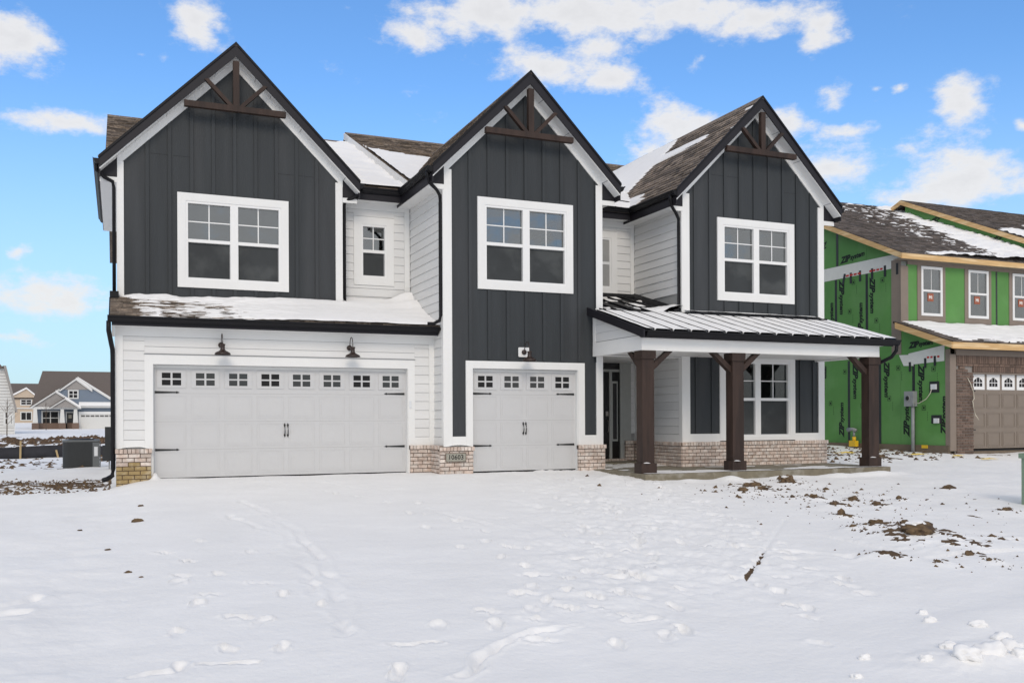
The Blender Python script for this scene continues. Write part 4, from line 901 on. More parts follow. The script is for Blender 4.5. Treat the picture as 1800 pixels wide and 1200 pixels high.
    soil = np.maximum(soil, sst(st2 + .05*sst(y, 48, 60), .62, .70)*back)
    nb = sst(x, 15.7, 16.8)*sst(y, 16.2, 18.2)*sst(y, 24, 21.5)*sst(x, 24, 22)
    soil = np.maximum(soil, sst(fbm(x*1.3, y*2.8, 5, .6), .60, .70)*nb)
    yard = sst(x, 8.3, 10.2)*sst(y, 7.0, 8.6)*sst(y, 15.6, 14.6)*sst(x, 15, 12.8)
    soil = np.maximum(soil, sst(fbm(x*2.7+3, y*3.1, 5, .62), .765, .80)*yard)
    for k_, (cx_, cy_, cw_, ch_) in enumerate(CL):
        if cx_ < 7: continue
        rr_ = .016*cw_; m_ = (np.abs(x-cx_) < .9) & (np.abs(y-cy_) < .9)
        if not m_.any(): continue
        gg = np.exp(-((x[m_]-cx_-.05)/(rr_*1.6))**2 - ((y[m_]-cy_)/(rr_*1.9))**2)
        nn_ = fbm(x[m_]*9+k_, y[m_]*7, 4, .6)
        z[m_] += gg*(.05*nn_ + .0015*cw_); soil[m_] = np.maximum(soil[m_], sst(nn_ + .26*gg, .72, .80)*sst(gg, .3, .65))
    # dug-over heaps far behind on the west side
    hp = np.exp(-((y-62)/5)**2)*sst(x, 1, -1)
    z = z + hp*(.12 + 1.0*(fbm(x*.45, y*.4, 4)-.40)); soil = np.maximum(soil, hp*sst(fbm(x*1.2+8, y*.8, 4), .47, .60))
    z = z + .03*soil*(fbm(x*9, y*9, 3)-.3)*(1 - sst(d, .2, .05))
    return z, soil
def polar():
    rr = [0.3]
    while rr[-1] < 420:
        r = rr[-1]; rr.append(r*(1.03 if r < 3.2 else 1.0042 if r < 22 else 1.010 if r < 90 else 1.03))
    rr = np.array(rr); fine = np.linspace(rad(90-55), rad(90+9), 640)     # angles from +x, covers the view
    rest = np.linspace(rad(99), rad(395), 150)[1:-1]
    an = np.concatenate([fine, rest]); an = np.append(an, an[0]+2*math.pi)
    R_, A_ = np.meshgrid(rr, an, indexing='ij'); x = R_*np.cos(A_); y = R_*np.sin(A_)
    x[:, -1] = x[:, 0]; y[:, -1] = y[:, 0]
    return x, y
gx, gy = polar(); gz, gs = ground(gx, gy)
gz = np.where(((gx > .15) & (gx < 15.4) & (gy > 18.8)) | ((gx > 22.3) & (gy > 19.3) & (gy < 29)), np.minimum(gz, -.28), gz)
# drift tongues against the door foot and the porch
def drift(cx, cy, sx, sy, h):
    global gz
    gz = gz + h*np.exp(-((gx-cx)/sx)**2 - ((gy-cy)/sy)**2)
for a in ((.62,18.25,.06,.10,.13),(.9,18.3,.35,.08,.02),(9.62,17.3,.3,.3,.02),(10.3,15.25,.35,.18,.06),(11.2,15.2,.3,.18,.09),(12.6,15.2,.5,.15,.05),(13.9,15.2,.6,.16,.075),(15.0,15.2,.5,.18,.09),(15.7,15.3,.25,.2,.05),(8.9,15.9,.35,.3,.05),(-.6,25,.9,2.2,.12),(6.3,17.3,.6,.25,.03)): drift(*a)
nr, na = gx.shape; idx = np.arange(nr*na).reshape(nr, na)
idx[:, -1] = idx[:, 0]
q = np.stack([idx[:-1, :-1], idx[:-1, 1:], idx[1:, 1:], idx[1:, :-1]], -1).reshape(-1, 4)[:, ::-1]
me = bpy.data.meshes.new('snow_ground'); nv = nr*na
me.vertices.add(nv); me.vertices.foreach_set('co', np.stack([gx, gy, gz], -1).reshape(-1).astype(np.float32))
me.loops.add(len(q)*4); me.loops.foreach_set('vertex_index', q.reshape(-1).astype(np.int32)); me.polygons.add(len(q)); me.polygons.foreach_set('loop_start', (np.arange(len(q))*4).astype(np.int32)); me.polygons.foreach_set('loop_total', np.full(len(q), 4, np.int32))
me.update(calc_edges=True); me.polygons.foreach_set('use_smooth', np.ones(len(q), bool))
at = me.attributes.new('soil', 'FLOAT', 'POINT'); at.data.foreach_set('value', np.clip(gs, 0, 1).reshape(-1).astype(np.float32))
mg = bpy.data.materials.new('snow_over_soil'); mg.use_nodes = True; t = mg.node_tree; b = t.nodes['Principled BSDF']; b.inputs['Roughness'].default_value = .8; b.inputs['Specular IOR Level'].default_value = .15
def tn(ty, **k):
    n = t.nodes.new(ty)
    for a_, v_ in k.items(): setattr(n, a_, v_)
    return n
ge = tn('ShaderNodeNewGeometry'); na_ = tn('ShaderNodeTexNoise'); na_.inputs['Scale'].default_value = 1.3; na_.inputs['Detail'].default_value = 8; t.links.new(ge.outputs['Position'], na_.inputs['Vector'])
r_ = tn('ShaderNodeMapRange'); t.links.new(na_.outputs['Fac'], r_.inputs['Value']); r_.inputs['From Min'].default_value = .3; r_.inputs['From Max'].default_value = .7; r_.inputs['To Min'].default_value = .965; r_.inputs['To Max'].default_value = 1.02
sv = tn('ShaderNodeVectorMath', operation='SCALE'); sv.inputs[0].default_value = (.865, .86, .85); t.links.new(r_.outputs[0], sv.inputs['Scale'])
aa = tn('ShaderNodeAttribute', attribute_name='soil'); nf = tn('ShaderNodeTexNoise'); nf.inputs['Scale'].default_value = 14; nf.inputs['Detail'].default_value = 6; t.links.new(ge.outputs['Position'], nf.inputs['Vector'])
ma = tn('ShaderNodeMath', operation='MULTIPLY_ADD'); t.links.new(nf.outputs['Fac'], ma.inputs[0]); ma.inputs[1].default_value = .9; ma.inputs[2].default_value = -.45
ad = tn('ShaderNodeMath', operation='ADD'); t.links.new(ma.outputs[0], ad.inputs[0]); t.links.new(aa.outputs['Fac'], ad.inputs[1])
r3 = tn('ShaderNodeMapRange'); t.links.new(ad.outputs[0], r3.inputs['Value']); r3.inputs['From Min'].default_value = .48; r3.inputs['From Max'].default_value = .60
sc_ = tn('ShaderNodeMix', data_type='RGBA'); nn = tn('ShaderNodeTexNoise'); nn.inputs['Scale'].default_value = 5; t.links.new(ge.outputs['Position'], nn.inputs['Vector']); t.links.new(nn.outputs['Fac'], sc_.inputs[0]); sc_.inputs[6].default_value = (.06, .038, .024, 1); sc_.inputs[7].default_value = (.17, .115, .065, 1)
mx = tn('ShaderNodeMix', data_type='RGBA'); t.links.new(r3.outputs[0], mx.inputs[0]); t.links.new(sv.outputs[0], mx.inputs[6]); t.links.new(sc_.outputs[2], mx.inputs[7]); t.links.new(mx.outputs[2], b.inputs['Base Color'])
nb1 = tn('ShaderNodeTexNoise'); nb1.inputs['Scale'].default_value = 18; nb1.inputs['Detail'].default_value = 8; t.links.new(ge.outputs['Position'], nb1.inputs['Vector'])
bp = tn('ShaderNodeBump'); bp.inputs['Strength'].default_value = .35; bp.inputs['Distance'].default_value = .02; t.links.new(nb1.outputs['Fac'], bp.inputs['Height']); t.links.new(bp.outputs[0], b.inputs['Normal'])
me.materials.append(mg); go = link('snow_ground', me); go['kind'] = 'structure'; go['label'] = 'snow-covered ground with tyre tracks and footprints'
def gz_at(x, y):
    a, _ = ground(np.array([[float(x)]]), np.array([[float(y)]])); return float(a[0, 0])

# ------------------------------------------------------------------ clods, crumbs, snow lumps
def lump(x, y, z, r, h, seed, sub=2):
    bm = bmesh.new(); bmesh.ops.create_icosphere(bm, subdivisions=sub, radius=1)
    rr = random.Random(seed); o = Vector((rr.uniform(0, 50), rr.uniform(0, 50), 0)); ang = rr.uniform(0, 6)
    for v in bm.verts:
        n = mnoise.noise(v.co*1.7+o)*.45 + mnoise.noise(v.co*4+o)*.22; c = v.co*(1+n)
        v.co = Vector((c.x*math.cos(ang)-c.y*math.sin(ang), c.x*math.sin(ang)+c.y*math.cos(ang), c.z))
        v.co = Vector((v.co.x*r, v.co.y*r*.75, v.co.z*h))
    return bm
LB = {0: 'upright brown clay clod close to the porch slab', 2: 'broad brown clod between the porch and the driveway edge', 14: 'flat snow-capped clay clod beyond the largest clod', 16: 'largest brown clay clod, a long crumbling lump half sunk in snow', 25: 'single brown clod on the snow in front of the clay-stained brick pier', 31: 'second lump touching the largest clay clod', 21: 'lone clod far out on the snow before the unfinished house', 10: 'tall narrow clod standing on the open snow'}
for i, (x, y, w, h) in enumerate(CL):
    s = math.hypot(x, y)/1625; bm = lump(x, y, 0, w*s*(.95 if i != 16 else .9), h*s*(.95 if i != 16 else .75), i, 3 if w > 7 else 2); me = bpy.data.meshes.new('dirt_clod'); bm.to_mesh(me); bm.free(); me.materials.append(m_clod)
    for p in me.polygons: p.use_smooth = w > 12 and False
    o = link('dirt_clod', me); o.location = (x, y, gz_at(x, y) + h*s*.02)
    far_ = 'small brown clod on the open snow, well away from house and porch'
    near_ = 'small brown clod in the cluster between the porch slab and the groove' if y > 11.9 else 'small brown clod around the largest clay clod' if abs(x-8.9) < 1.3 and y < 9.8 else 'small brown clod midway between the porch and the largest clod' if x > 7.8 else 'speck of brown soil on the snow before the wide garage'
    tag(o, LB.get(i, near_), 'dirt clod', 'clay clods scattered on the snow')
    if w > 12:
        bm = lump(x, y, 0, w*s*.6, h*s*.3, i+77, 2); me = bpy.data.meshes.new('snow_crust'); bm.to_mesh(me); bm.free(); me.materials.append(m_snow)
        c_ = bpy.data.objects.new('snow_crust', me); C.objects.link(c_); c_.parent = o; c_.location = (-.02, .03, h*s*.75)
for (x, y, w, h) in []: pass
def crumbs(name, label, n, area, size, m, seed=5, thr=.5):
    rr = random.Random(seed); vs, fs = [], []; k = 0
    xs, ys = [], []
    while len(xs) < n:
        x, y = area(rr); xs.append(x); ys.append(y)
    zz, _ = ground(np.array([xs]), np.array([ys])); zz = zz[0]
    for x, y, z in zip(xs, ys, zz):
        s = size*rr.uniform(.35, 1.3)*math.hypot(x, y)**.0; b = len(vs); a = rr.uniform(0, 6)
        for j in range(5): t_ = a + j*1.257; vs.append((x+s*math.cos(t_)*rr.uniform(.7, 1.3), y+s*math.sin(t_)*rr.uniform(.7, 1.3), z-.01))
        vs.append((x+rr.uniform(-.3, .3)*s, y, z+s*rr.uniform(.35, .9)))
        for j in range(5): fs.append((b+j, b+(j+1) % 5, b+5))
    me = bpy.data.meshes.new(name); me.from_pydata(vs, [], fs); me.materials.append(m); o = link(name, me); tag(o, label, 'dirt', kind='stuff'); return o
_cl = [c for c in CL if c[0] > 7]
crumbs('dirt_crumbs', 'small crumbs of clay lying round the larger clods on the snow', 420, lambda r: (lambda c: (c[0]+r.gauss(0, .02*c[2]), c[1]+r.gauss(0, .035*c[2])))(r.choice(_cl[:3]+_cl[14:17]+_cl)), .026, m_clod, 15)
crumbs('dirt_crumbs', 'middling lumps of soil half buried in the snow in front of the porch', 70, lambda r: (r.gauss(10.9, 1.3), r.gauss(12.6, 1.6)), .05, m_clod, 25)
crumbs('dirt_crumbs', 'crumbs of clay scattered over the snow in front of the porch', 200, lambda r: (r.gauss(10.6, 1.2), r.gauss(12.3, 1.7)), .022, m_clod, 5)
crumbs('dirt_crumbs', 'loose soil and clods on the snow beside the clay-stained brick pier', 620, lambda r: (min(-.15, r.gauss(-1.15, .7)), max(17.9, r.gauss(19.8, 1.3))), .045, m_clod, 6)
crumbs('dirt_crumbs', 'dug-up soil on the snow beside the unfinished house', 330, lambda r: (r.uniform(15.9, 21.2), min(18.6 + 5*r.random(), 23.5) - r.random()*1.5), .07, m_clod, 8)
crumbs('dirt_crumbs', 'clods strewn over the snow behind the silt fence', 520, lambda r: (r.uniform(-9, -.3), r.uniform(27, 75)), .11, m_clod, 9)
crumbs('dirt_heaps', 'brown heaps of dug-up clay in front of the distant houses', 420, lambda r: (r.choice((r.gauss(-5, 1.6), r.gauss(-3, .8), r.gauss(-1.2, .6), r.gauss(-9, 2))), r.gauss(62, 2.0)), .24, m_soil, 10)
for i, (x, y, r, h) in enumerate([(4.58,4.76,.05,.04),(4.23,4.46,.05,.03),(5.08,4.38,.13,.08),(5.33,4.42,.14,.09),(5.50,4.31,.09,.06),(5.81,4.72,.10,.07),(5.96,5.04,.09,.05),(5.22,4.65,.08,.05),(5.62,4.50,.12,.07),(5.75,5.3,.07,.05),(5.95,5.55,.06,.045),(4.85,4.5,.06,.04)]):
    bm = lump(x, y, 0, r*.8, h*.75, i+200, 3); me = bpy.data.meshes.new('snow_chunk'); bm.to_mesh(me); bm.free(); me.materials.append(m_snow)
    for p in me.polygons: p.use_smooth = True
    o = link('snow_chunk', me); o.location = (x, y, gz_at(x, y) + h*.05); tag(o, {0: 'lone small snow chunk lying apart from the ploughed heap towards the driveway', 2: 'broad snow chunk at the driveway end of the ploughed heap', 10: 'small snow chunk lying farthest back from the ploughed heap'}.get(i, 'rounded chunk in the heap of ploughed snow at the street edge'), 'snow chunk', 'chunks of ploughed snow at the street edge')

# ================================================================== UNFINISHED HOUSE
NX, NF, NU = 21.40, 18.985, 20.743
U_ = empty('unfinished_house', (26, 24, 0), 'unfinished two-storey house clad in green sheathing with a taupe garage door', 'house')
MB().box(NX+.02, 36, NU+.02, 34, -.3, 5.75).build('wall', m_wallback, U_)
MB().box(NX+.02, 36, NF+.2, NU+.02, -.3, 2.9).build('wall', m_wallback, U_)
MB().prism([(NU, 5.70), (NU+14.0, 5.70), (NU+7.3, 5.75+.46*7.2)], 'x', NX+.02, NX+.3).build('wall', m_green, U_)
FS = ('x', NX+.02)
# side wall sheathing: 4 ft panels, upper and lower lifts
def panels(y_edges, z0, z1, d=.02, f=FS):
    for a, b in zip(y_edges[:-1], y_edges[1:]): fpart('sheathing_panel', m_green, U_, f, a+.004, b-.004, z0, z1, 0, d)
up = [NU+.0, 22.08, 23.42, 24.72, 26.0, 27.3, 28.6, 30, 31.4, 33]; lo = [20.26, 21.56, 22.86, 24.12, 25.4, 26.7, 28, 29.4, 31, 33]
panels(up, 2.95, 5.56); panels([NU]+up[2:], 5.565, 5.97, .0205); panels([NU, 21.56]+lo[2:], .30, 2.945); panels([NF, 20.235, NU], .20, 2.62)
# gable triangle panels above the band
for a, b in zip(up[:-1], up[1:]):
    za = 5.90 + .46*(a-NU); zb = 5.90 + .46*(b-NU)
    if a > 26: continue
    MB().prism([(a+.004, 5.975), (b-.004, 5.975), (b-.004, zb), (a+.004, max(za, 5.99))], 'y' if False else 'x', NX-.001, NX+.02).build('sheathing_panel', m_green, U_)
# lower shed gable triangle
MB().prism([(NF+.02, 2.62), (NU, 2.62), (NU, 3.72), (NF+.02, 3.08)], 'x', NX-.001, NX+.02).build('sheathing_panel', m_green, U_)
def tape(y, z0, z1, w=.10): fpart('seam_tape', m_tape, U_, FS, y-w/2, y+w/2, z0, z1, .0205, .024)
for y in up[1:5]: tape(y, 2.95, 5.56)
for y in (23.35,): tape(y, 5.98, 5.9+.46*(y-NU)-.05, .10)
for y in (20.26, 21.56, 22.86): tape(y, .30, 2.9)
# foundation
MB().box(NX-.02, 36, NF+.1, NF+.2, -.4, .2).build('foundation', m_found, U_); fpart('foundation', m_found, U_, ('x', NX-.01), NF+.02, 33, -.4, .30, -.05, .03)
# white house-wrap bands with black tape tabs and red print
W1 = fpart('house_wrap', m_wrap, U_, FS, NU+.02, 25.5, 5.565, 5.975, .022, .028)
W2 = MB().prism([(20.80, 2.95), (20.35, 2.93), (20.25, 2.60), (20.62, 2.62)], 'x', NX-.012, NX-.006).build('house_wrap', m_wrap, U_)
W3 = MB().prism([(20.42, 2.62+.02), (20.44, 2.97), (19.15, 3.13), (19.16, 2.68)], 'x', NX-.014, NX-.008).build('house_wrap', m_wrap, U_)
for y, z, a in ((24.2, 5.50, 0), (23.05, 5.53, .25), (22.75, 5.52, 0), (22.35, 5.53, 0), (21.85, 5.52, 0), (21.33, 5.53, 0), (20.85, 5.53, 0)):
    o = MB().box(-.004, .0, -.045, .045, -.17, .17).build('tape_tab', m_tape, U_); o.matrix_basis = Matrix.Translation((NX-.010, y, z)) @ Matrix.Rotation(a, 4, 'X')
for y, z in ((20.38, 2.58), (19.82, 2.66), (19.48, 2.70)):
    o = MB().box(-.004, .0, -.04, .04, -.14, .14).build('tape_tab', m_tape, U_); o.matrix_basis = Matrix.Translation((NX-.018, y, z))
for y0, y1, z in ((22.98, 22.30, 5.60), (21.98, 21.40, 5.60), (19.78, 19.30, 2.80)):
    m_ = MB(); 
    for k in range(4): m_.box(NX-.0155, NX-.0135, y1+(y0-y1)*k/4+.02, y1+(y0-y1)*(k+1)/4-.02, z-.012, z+.045)
    m_.build('red_print', m_redp, U_)
# printed lettering on the sheathing
X3 = NX-.0035
def zip_(y, z, mode, s=1.0, parent=U_, x=X3, tilt=0):
    if mode == 'up': xa, ya, d = (0, 0, 1), (0, 1, 0), Vector((0, 0, 1))
    elif mode == 'down': xa, ya, d = (0, 0, -1), (0, -1, 0), Vector((0, 0, -1))
    else: xa, ya, d = (0, -1, tilt), (0, tilt, 1), Vector((0, -1, tilt))
    p = Vector((x, y, z)); 
    text('ZIP', .29*s, m_letter, parent, MW(p + d*.20*s, xa, ya), off=.016, shear=.35)
    text('system', .23*s, m_letter, parent, MW(p + d*.76*s, xa, ya), off=.010, shear=.25)
for y, z in ((23.62, 3.75), (22.34, 3.60), (23.18, .50), (20.52, .55), (21.9, .48)): zip_(y, z, 'up')
zip_(19.18, .60, 'up')
for y, z in ((23.17, 5.50), (21.86, 5.40), (24.0, 2.85), (22.59, 2.78), (21.3, 2.80), (19.99, 2.62)): zip_(y, z, 'down')
zip_(23.2, 6.13, 'h', .95, tilt=.08); zip_(20.42, 3.20, 'h', .8, tilt=.05)
text('ZIP', .27, m_letter, U_, MW((X3, 24.0, 6.75), (0, 1, -.2), (0, -.2, -1)), off=.012, shear=.35)
rr = random.Random(4)
for y, z in ((22.72, 4.1), (21.6, 3.7), (24.4, 3.9), (22.2, 1.1), (21.1, 1.3), (19.8, 1.0), (23.6, 1.2), (20.75, 2.2), (19.45, 2.1), (22.95, 2.2), (21.35, 4.9), (22.55, 5.0)):
    # small square mark and line of tiny print
    mk = MB()
    for k in range(4): mk.box(X3-.001, X3, y-.05+.0, y-.04, z+k*.07, z+k*.07+.05)
    mk.box(X3-.001, X3, y+.02, y+.16, z+.3, z+.312).box(X3-.001, X3, y+.02, y+.16, z+.43, z+.442).box(X3-.001, X3, y+.02, y+.032, z+.312, z+.43).box(X3-.001, X3, y+.148, y+.16, z+.312, z+.43).box(X3-.001, X3, y+.06, y+.12, z+.34, z+.40)
    mk.build('printed_mark', m_letter, U_)
# corner boards and painted edges
fpart('corner_board', m_taupe, U_, FS, NU-.03, NU+.34, 2.98, 5.80, .02, .032)
MB().box(NX-.03, NX+.26, NU-.05, NU-.02, 3.7, 5.60).build('corner_board', m_taupe, U_)
MB().box(NX-.02, NX+.22, NF-.03, NF+.02, .15, 2.86).build('corner_board', m_taupe, U_)
fpart('corner_board', m_taupe, U_, FS, NF-.02, NF+.14, .15, 3.0, .0206, .034)
# upper front: green strips, taupe window surrounds, white windows
FU = ('y', NU+.02)
wx = (22.20, 24.15, 26.08)
fpart('frieze_board', m_taupe, U_, FU, NX+.26, 34, 5.66, 5.86, .02, .05)
e = [NX+.26] + [q for w_ in wx for q in (w_-.14, w_+1.0)] + [30]
for a, b in zip(e[0::2], e[1::2]): fpart('sheathing_panel', m_green, U_, FU, a, b, 3.6, 5.66, 0, .022)
fpart('seam_tape', m_tape, U_, FU, 25.36, 25.43, 3.7, 5.66, .0225, .026)
for i, w_ in enumerate(wx):
    c = MB(); face(c, FU, w_-.14, w_+1.0, 3.98, 4.155, .0, .04); face(c, FU, w_-.14, w_-.0, 4.155, 5.66, .0, .04); face(c, FU, w_+.86, w_+1.0, 4.155, 5.66, .0, .04); wn_ = c.build('window', m_taupe, U_)
    f = MB(); face(f, FU, w_, w_+.86, 4.155, 4.235, 0, .062); face(f, FU, w_, w_+.86, 5.56, 5.64, 0, .062); face(f, FU, w_, w_+.075, 4.235, 5.56, 0, .062); face(f, FU, w_+.785, w_+.86, 4.235, 5.56, 0, .062); face(f, FU, w_+.075, w_+.785, 4.88, 4.94, 0, .055); face(f, FU, w_+.422, w_+.438, 4.94, 5.56, 0, .03); f.build('frame', m_frame, wn_)
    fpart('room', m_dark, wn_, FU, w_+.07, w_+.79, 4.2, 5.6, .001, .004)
    # studs and braces seen through the glass
    s = MB(); yy = NU+.02-.009
    s.box(w_+.10, w_+.16, yy, yy+.004, 4.24, 5.56) if i else None
    s.box(w_+.48, w_+.60, yy, yy+.004, 4.24, 5.40)
    s.box(w_+.08, w_+.78, yy-.003, yy, 5.05, 5.09); s.box(w_+.10, w_+.60, yy-.003, yy, 5.18, 5.21)
    s.build('stud', m_insul if i == 1 else m_grey, wn_)
    fpart('pane', m_glass, wn_, FU, w_+.075, w_+.785, 4.94, 5.56, .020, .024); fpart('pane', m_glass, wn_, FU, w_+.075, w_+.785, 4.235, 4.88, .016, .020)
    st = fpart('sticker', m_orange, wn_, FU, w_+.28, w_+.52, 4.60, 4.84, .026, .027)
    o = text('Mi', .14, m_lettW, wn_, MW((w_+.40, NU+.02-.0285, 4.72), (1, 0, 0), (0, 0, 1)), off=.004)
# roofs
K_ = .46
def nz(y, up_=0): return 5.93 + up_ + K_*(y-20.42)
nr1 = slab_on_plane(MB(), [(21.12, 20.42, nz(20.42)), (36, 20.42, nz(20.42)), (36, 28.2, nz(28.2)), (21.12, 28.2, nz(28.2))], .10).build('roof', m_under, U_)
MB().hexa([(21.12, 28.2, nz(28.2)-.1), (36, 28.2, nz(28.2)-.1), (36, 36, 5.8), (21.12, 36, 5.8), (21.12, 28.2, nz(28.2)), (36, 28.2, nz(28.2)), (36, 36, 5.9), (21.12, 36, 5.9)]).build('rear_slope', m_shing_dk, nr1)
nvd = (0, 1, K_); nq = math.sqrt(1+K_**2)
shingles(nr1, (21.10, 20.40, nz(20.40)), (1, 0, 0), nvd, 14.5, 7.8*nq, m_shing_dk, seed=31, exp=.15, keep=lambda u, v: u < 11)
nr2 = slab_on_plane(MB(), [(28.0, 20.3, nz(20.3, .53)), (40, 20.3, nz(20.3, .53)), (40, 27.1, nz(27.1, .53)), (28.0, 27.1, nz(27.1, .53))], .08).build('roof', m_under, U_)
MB().hexa([(28.0, 27.1, nz(27.1, .53)-.1), (40, 27.1, nz(27.1, .53)-.1), (40, 31, 7.4), (28.0, 31, 7.4), (28.0, 27.1, nz(27.1, .53)), (40, 27.1, nz(27.1, .53)), (40, 31, 7.5), (28.0, 31, 7.5)]).build('rear_slope', m_shing_dk, nr2)
shingles(nr2, (28.0, 20.3, nz(20.3, .53)), (1, 0, 0), nvd, 12, 6.8*nq, m_shing_dk, seed=32, exp=.15)
def raked(name, x, y0, y1, upb, upt, m, th=.04, par=U_): MB().hexa([(x, y0, nz(y0)+upb), (x+th, y0, nz(y0)+upb), (x+th, y1, nz(y1)+upb), (x, y1, nz(y1)+upb), (x, y0, nz(y0)+upt), (x+th, y0, nz(y0)+upt), (x+th, y1, nz(y1)+upt), (x, y1, nz(y1)+upt)]).build(name, m, par)
raked('rake_board', 21.09, 20.40, 28.2, -.17, -.01, m_pine); MB().box(21.10, 36, 20.38, 20.42, nz(20.4)-.17, nz(20.4)-.012).build('eave_board', m_pine, U_)
MB().box(21.13, 36, 20.42, NU, 5.76, 5.78).build('soffit', m_taupe, U_)
raked('rake_board', 27.96, 20.3, 27.1, .35, .52, m_pine); raked('step_wall', 28.12, 20.5, 27.0, -.05, .46, m_green)
MB().hexa([(27.96, 27.1, nz(27.1)+.35), (28.0, 27.1, nz(27.1)+.35), (28.0, 28.6, nz(27.1)-.27), (27.96, 28.6, nz(27.1)-.27), (27.96, 27.1, nz(27.1)+.52), (28.0, 27.1, nz(27.1)+.52), (28.0, 28.6, nz(27.1)-.10), (27.96, 28.6, nz(27.1)-.10)]).build('rake_board', m_pine, U_)
text('ZIP', .22, m_letter, U_, MW((28.115, 25.5, nz(25.5)+.22), (0, 1, .46), (0, .46, -1)), off=.01, shear=.3); text('ZIP', .22, m_letter, U_, MW((28.115, 22.9, nz(22.9)+.22), (0, 1, .46), (0, .46, -1)), off=.01, shear=.3)
# low roof over the garage
def lz(y): return 3.19 + .36*(y-18.64)
lr = slab_on_plane(MB(), [(21.10, 18.64, lz(18.64)), (36, 18.64, lz(18.64)), (36, NU, lz(NU)), (21.10, NU, lz(NU))], .07).build('low_roof', m_under, U_)
MB().prism([(18.62, lz(18.62)-.19), (NU-.1, lz(NU-.1)-.19), (NU-.1, lz(NU-.1)-.02), (18.62, lz(18.62)-.02)], 'x', 21.07, 21.10).build('rake_board', m_pine, lr)
MB().box(21.10, 36, 18.60, 18.64, lz(18.6)-.19, lz(18.6)-.012).build('eave_board', m_pine, lr)
shingles(lr, (21.1, 18.62, lz(18.62)), (1, 0, 0), (0, 1, .36), 8, 2.2, m_shing_dk, seed=33, exp=.15)
snow_sheet('roof_snow', (21.12, 18.64, lz(18.64)), (1, 0, 0), (0, 1, .36), 8, 2.18, lambda u, v: .055 + .10*(fbm(u*1.5, v*6, 4)-.5) - .12*sst(.35-v*.1, u-.3, u+.1) - .10*sst(v, .45, .05)*sst(fbm(u*3, v*9, 3), .42, .6), 'snow on the low roof of the unfinished garage', .05)
def hn1(u, v):
    line = 5.3 + .27*v + 1.6*(fbm(u*.9, v*1.6, 4)-.5)
    return -.055 + .17*sst(u - line, -1.2, .9) + .14*sst(v, .8, .15)*sst(u, .3, 2.2) + .17*(fbm(u*3, v*11, 4, .6)-.5) + .05*sst(u, 1.5, 4)
snow_sheet('roof_snow', (21.12, 20.42, nz(20.42)), (1, 0, 0), nvd, 12.5, 8.5, hn1, 'slanting field of snow on the roof of the unfinished house', .07)
snow_sheet('roof_snow', (28.05, 20.3, nz(20.3, .53)), (1, 0, 0), nvd, 10, 7.4, lambda u, v: .05 - .20*sst(v + 1.5*(fbm(u*1.1, v*3, 4)-.5) - (2.6 + .40*u), -.5, 1.2) + .20*(fbm(u*2.4, v*10, 4, .6)-.5), 'patchy snow on the upper roof section of the unfinished house', .08)
# brick and garage door
FB = ('y', NF)
MB().box(NX+.2, 22.27, NF+.0, NF+.05, -.2, 2.87).build('wall', m_mortar_g, U_)
fpart('frieze_board', m_taupe, U_, FB, NX+.2, 36, 2.835, 3.00, -.02, .05)
bricks(U_, ('y', NF), NX+.22, 22.262, .06, 2.36, mb_mat=m_brick_b, cap=False, proud=.05, mortar=m_mortar_g, bl=.21, bh=.082)
for i in range(40):
    a = NX+.22+i*.074
    if a > 26: break
    fu('brick', m_brick_b, U_, FB, a+.005, a+.069, 2.61, 2.83, 0, .05+random.uniform(-.002, .002))
for i in range(13): a = NX+.22+i*.21; fu('brick', m_brick_b, U_, FB, a+.006, a+.204, 2.535, 2.60, 0, .05)
for i in range(52):
    a = 22.262+i*.074
    fu('brick', m_brick_b, U_, FB, a+.005, a+.069, 2.37, 2.525, 0, .055+random.uniform(-.002, .002))
MB().box(22.27, 36, NF+.0, NF+.05, 2.36, 2.87).build('wall', m_mortar_g, U_)
fu('brick', m_brick_b, U_, FB, NX+.23, NX+.43, 2.37, 2.44, 0, .05); fu('brick', m_brick_b, U_, FB, NX+.44, NX+.64, 2.37, 2.44, 0, .05); fu('brick', m_brick_b, U_, FB, NX+.33, NX+.53, 2.45, 2.52, 0, .05)
fpart('lintel', m_taupe, U_, FB, 22.262, 36, 2.325, 2.365, -.1, .03)
GD = fpart('garage_door', m_gtaupe, U_, FB, 22.27, 27.15, .17, 2.33, -.14, -.10)
F_ = ('y', NF+.10)
for r in range(3):
    for c in range(8):
        a0 = 22.34 + c*.61; z0 = .20+r*.55; p = MB()
        face(p, F_, a0, a0+.52, z0+.45, z0+.465, .001, .010); face(p, F_, a0, a0+.52, z0+.05, z0+.065, .001, .010); face(p, F_, a0, a0+.015, z0+.065, z0+.45, .001, .010); face(p, F_, a0+.505, a0+.52, z0+.065, z0+.45, .001, .010); face(p, F_, a0+.05, a0+.47, z0+.10, z0+.415, .001, .007)
        p.build('panel', m_gtaupe, GD)
for c in range(8):
    a0 = 22.34 + c*.61; am = a0+.26; wf = fpart('window_frame', m_frame, GD, F_, a0, a0+.52, 1.88, 2.32, .001, .012)
    for sx in (-1, 0, 1):
        x0 = am + sx*.115 - .048; x1 = x0+.096
        fpart('pane', m_dark, GD, F_, x0, x1, 1.97, 2.07, .0125, .014)
        top = {-1: (.05, .115), 0: (.135, .135), 1: (.115, .05)}[sx]
        MB().prism([(x0, 2.09), (x1, 2.09), (x1, 2.09+top[1]), (x0, 2.09+top[0])], 'y', NF+.086, NF+.0875).build('pane', m_dark, GD)
for z in (.72, 1.83): fpart('strap_hinge', m_iron, GD, F_, 22.30, 22.50, z, z+.03, .002, .012)
fpart('bottom_seal', m_dark, GD, F_, 22.27, 27.15, .13, .175, -.02, .003)
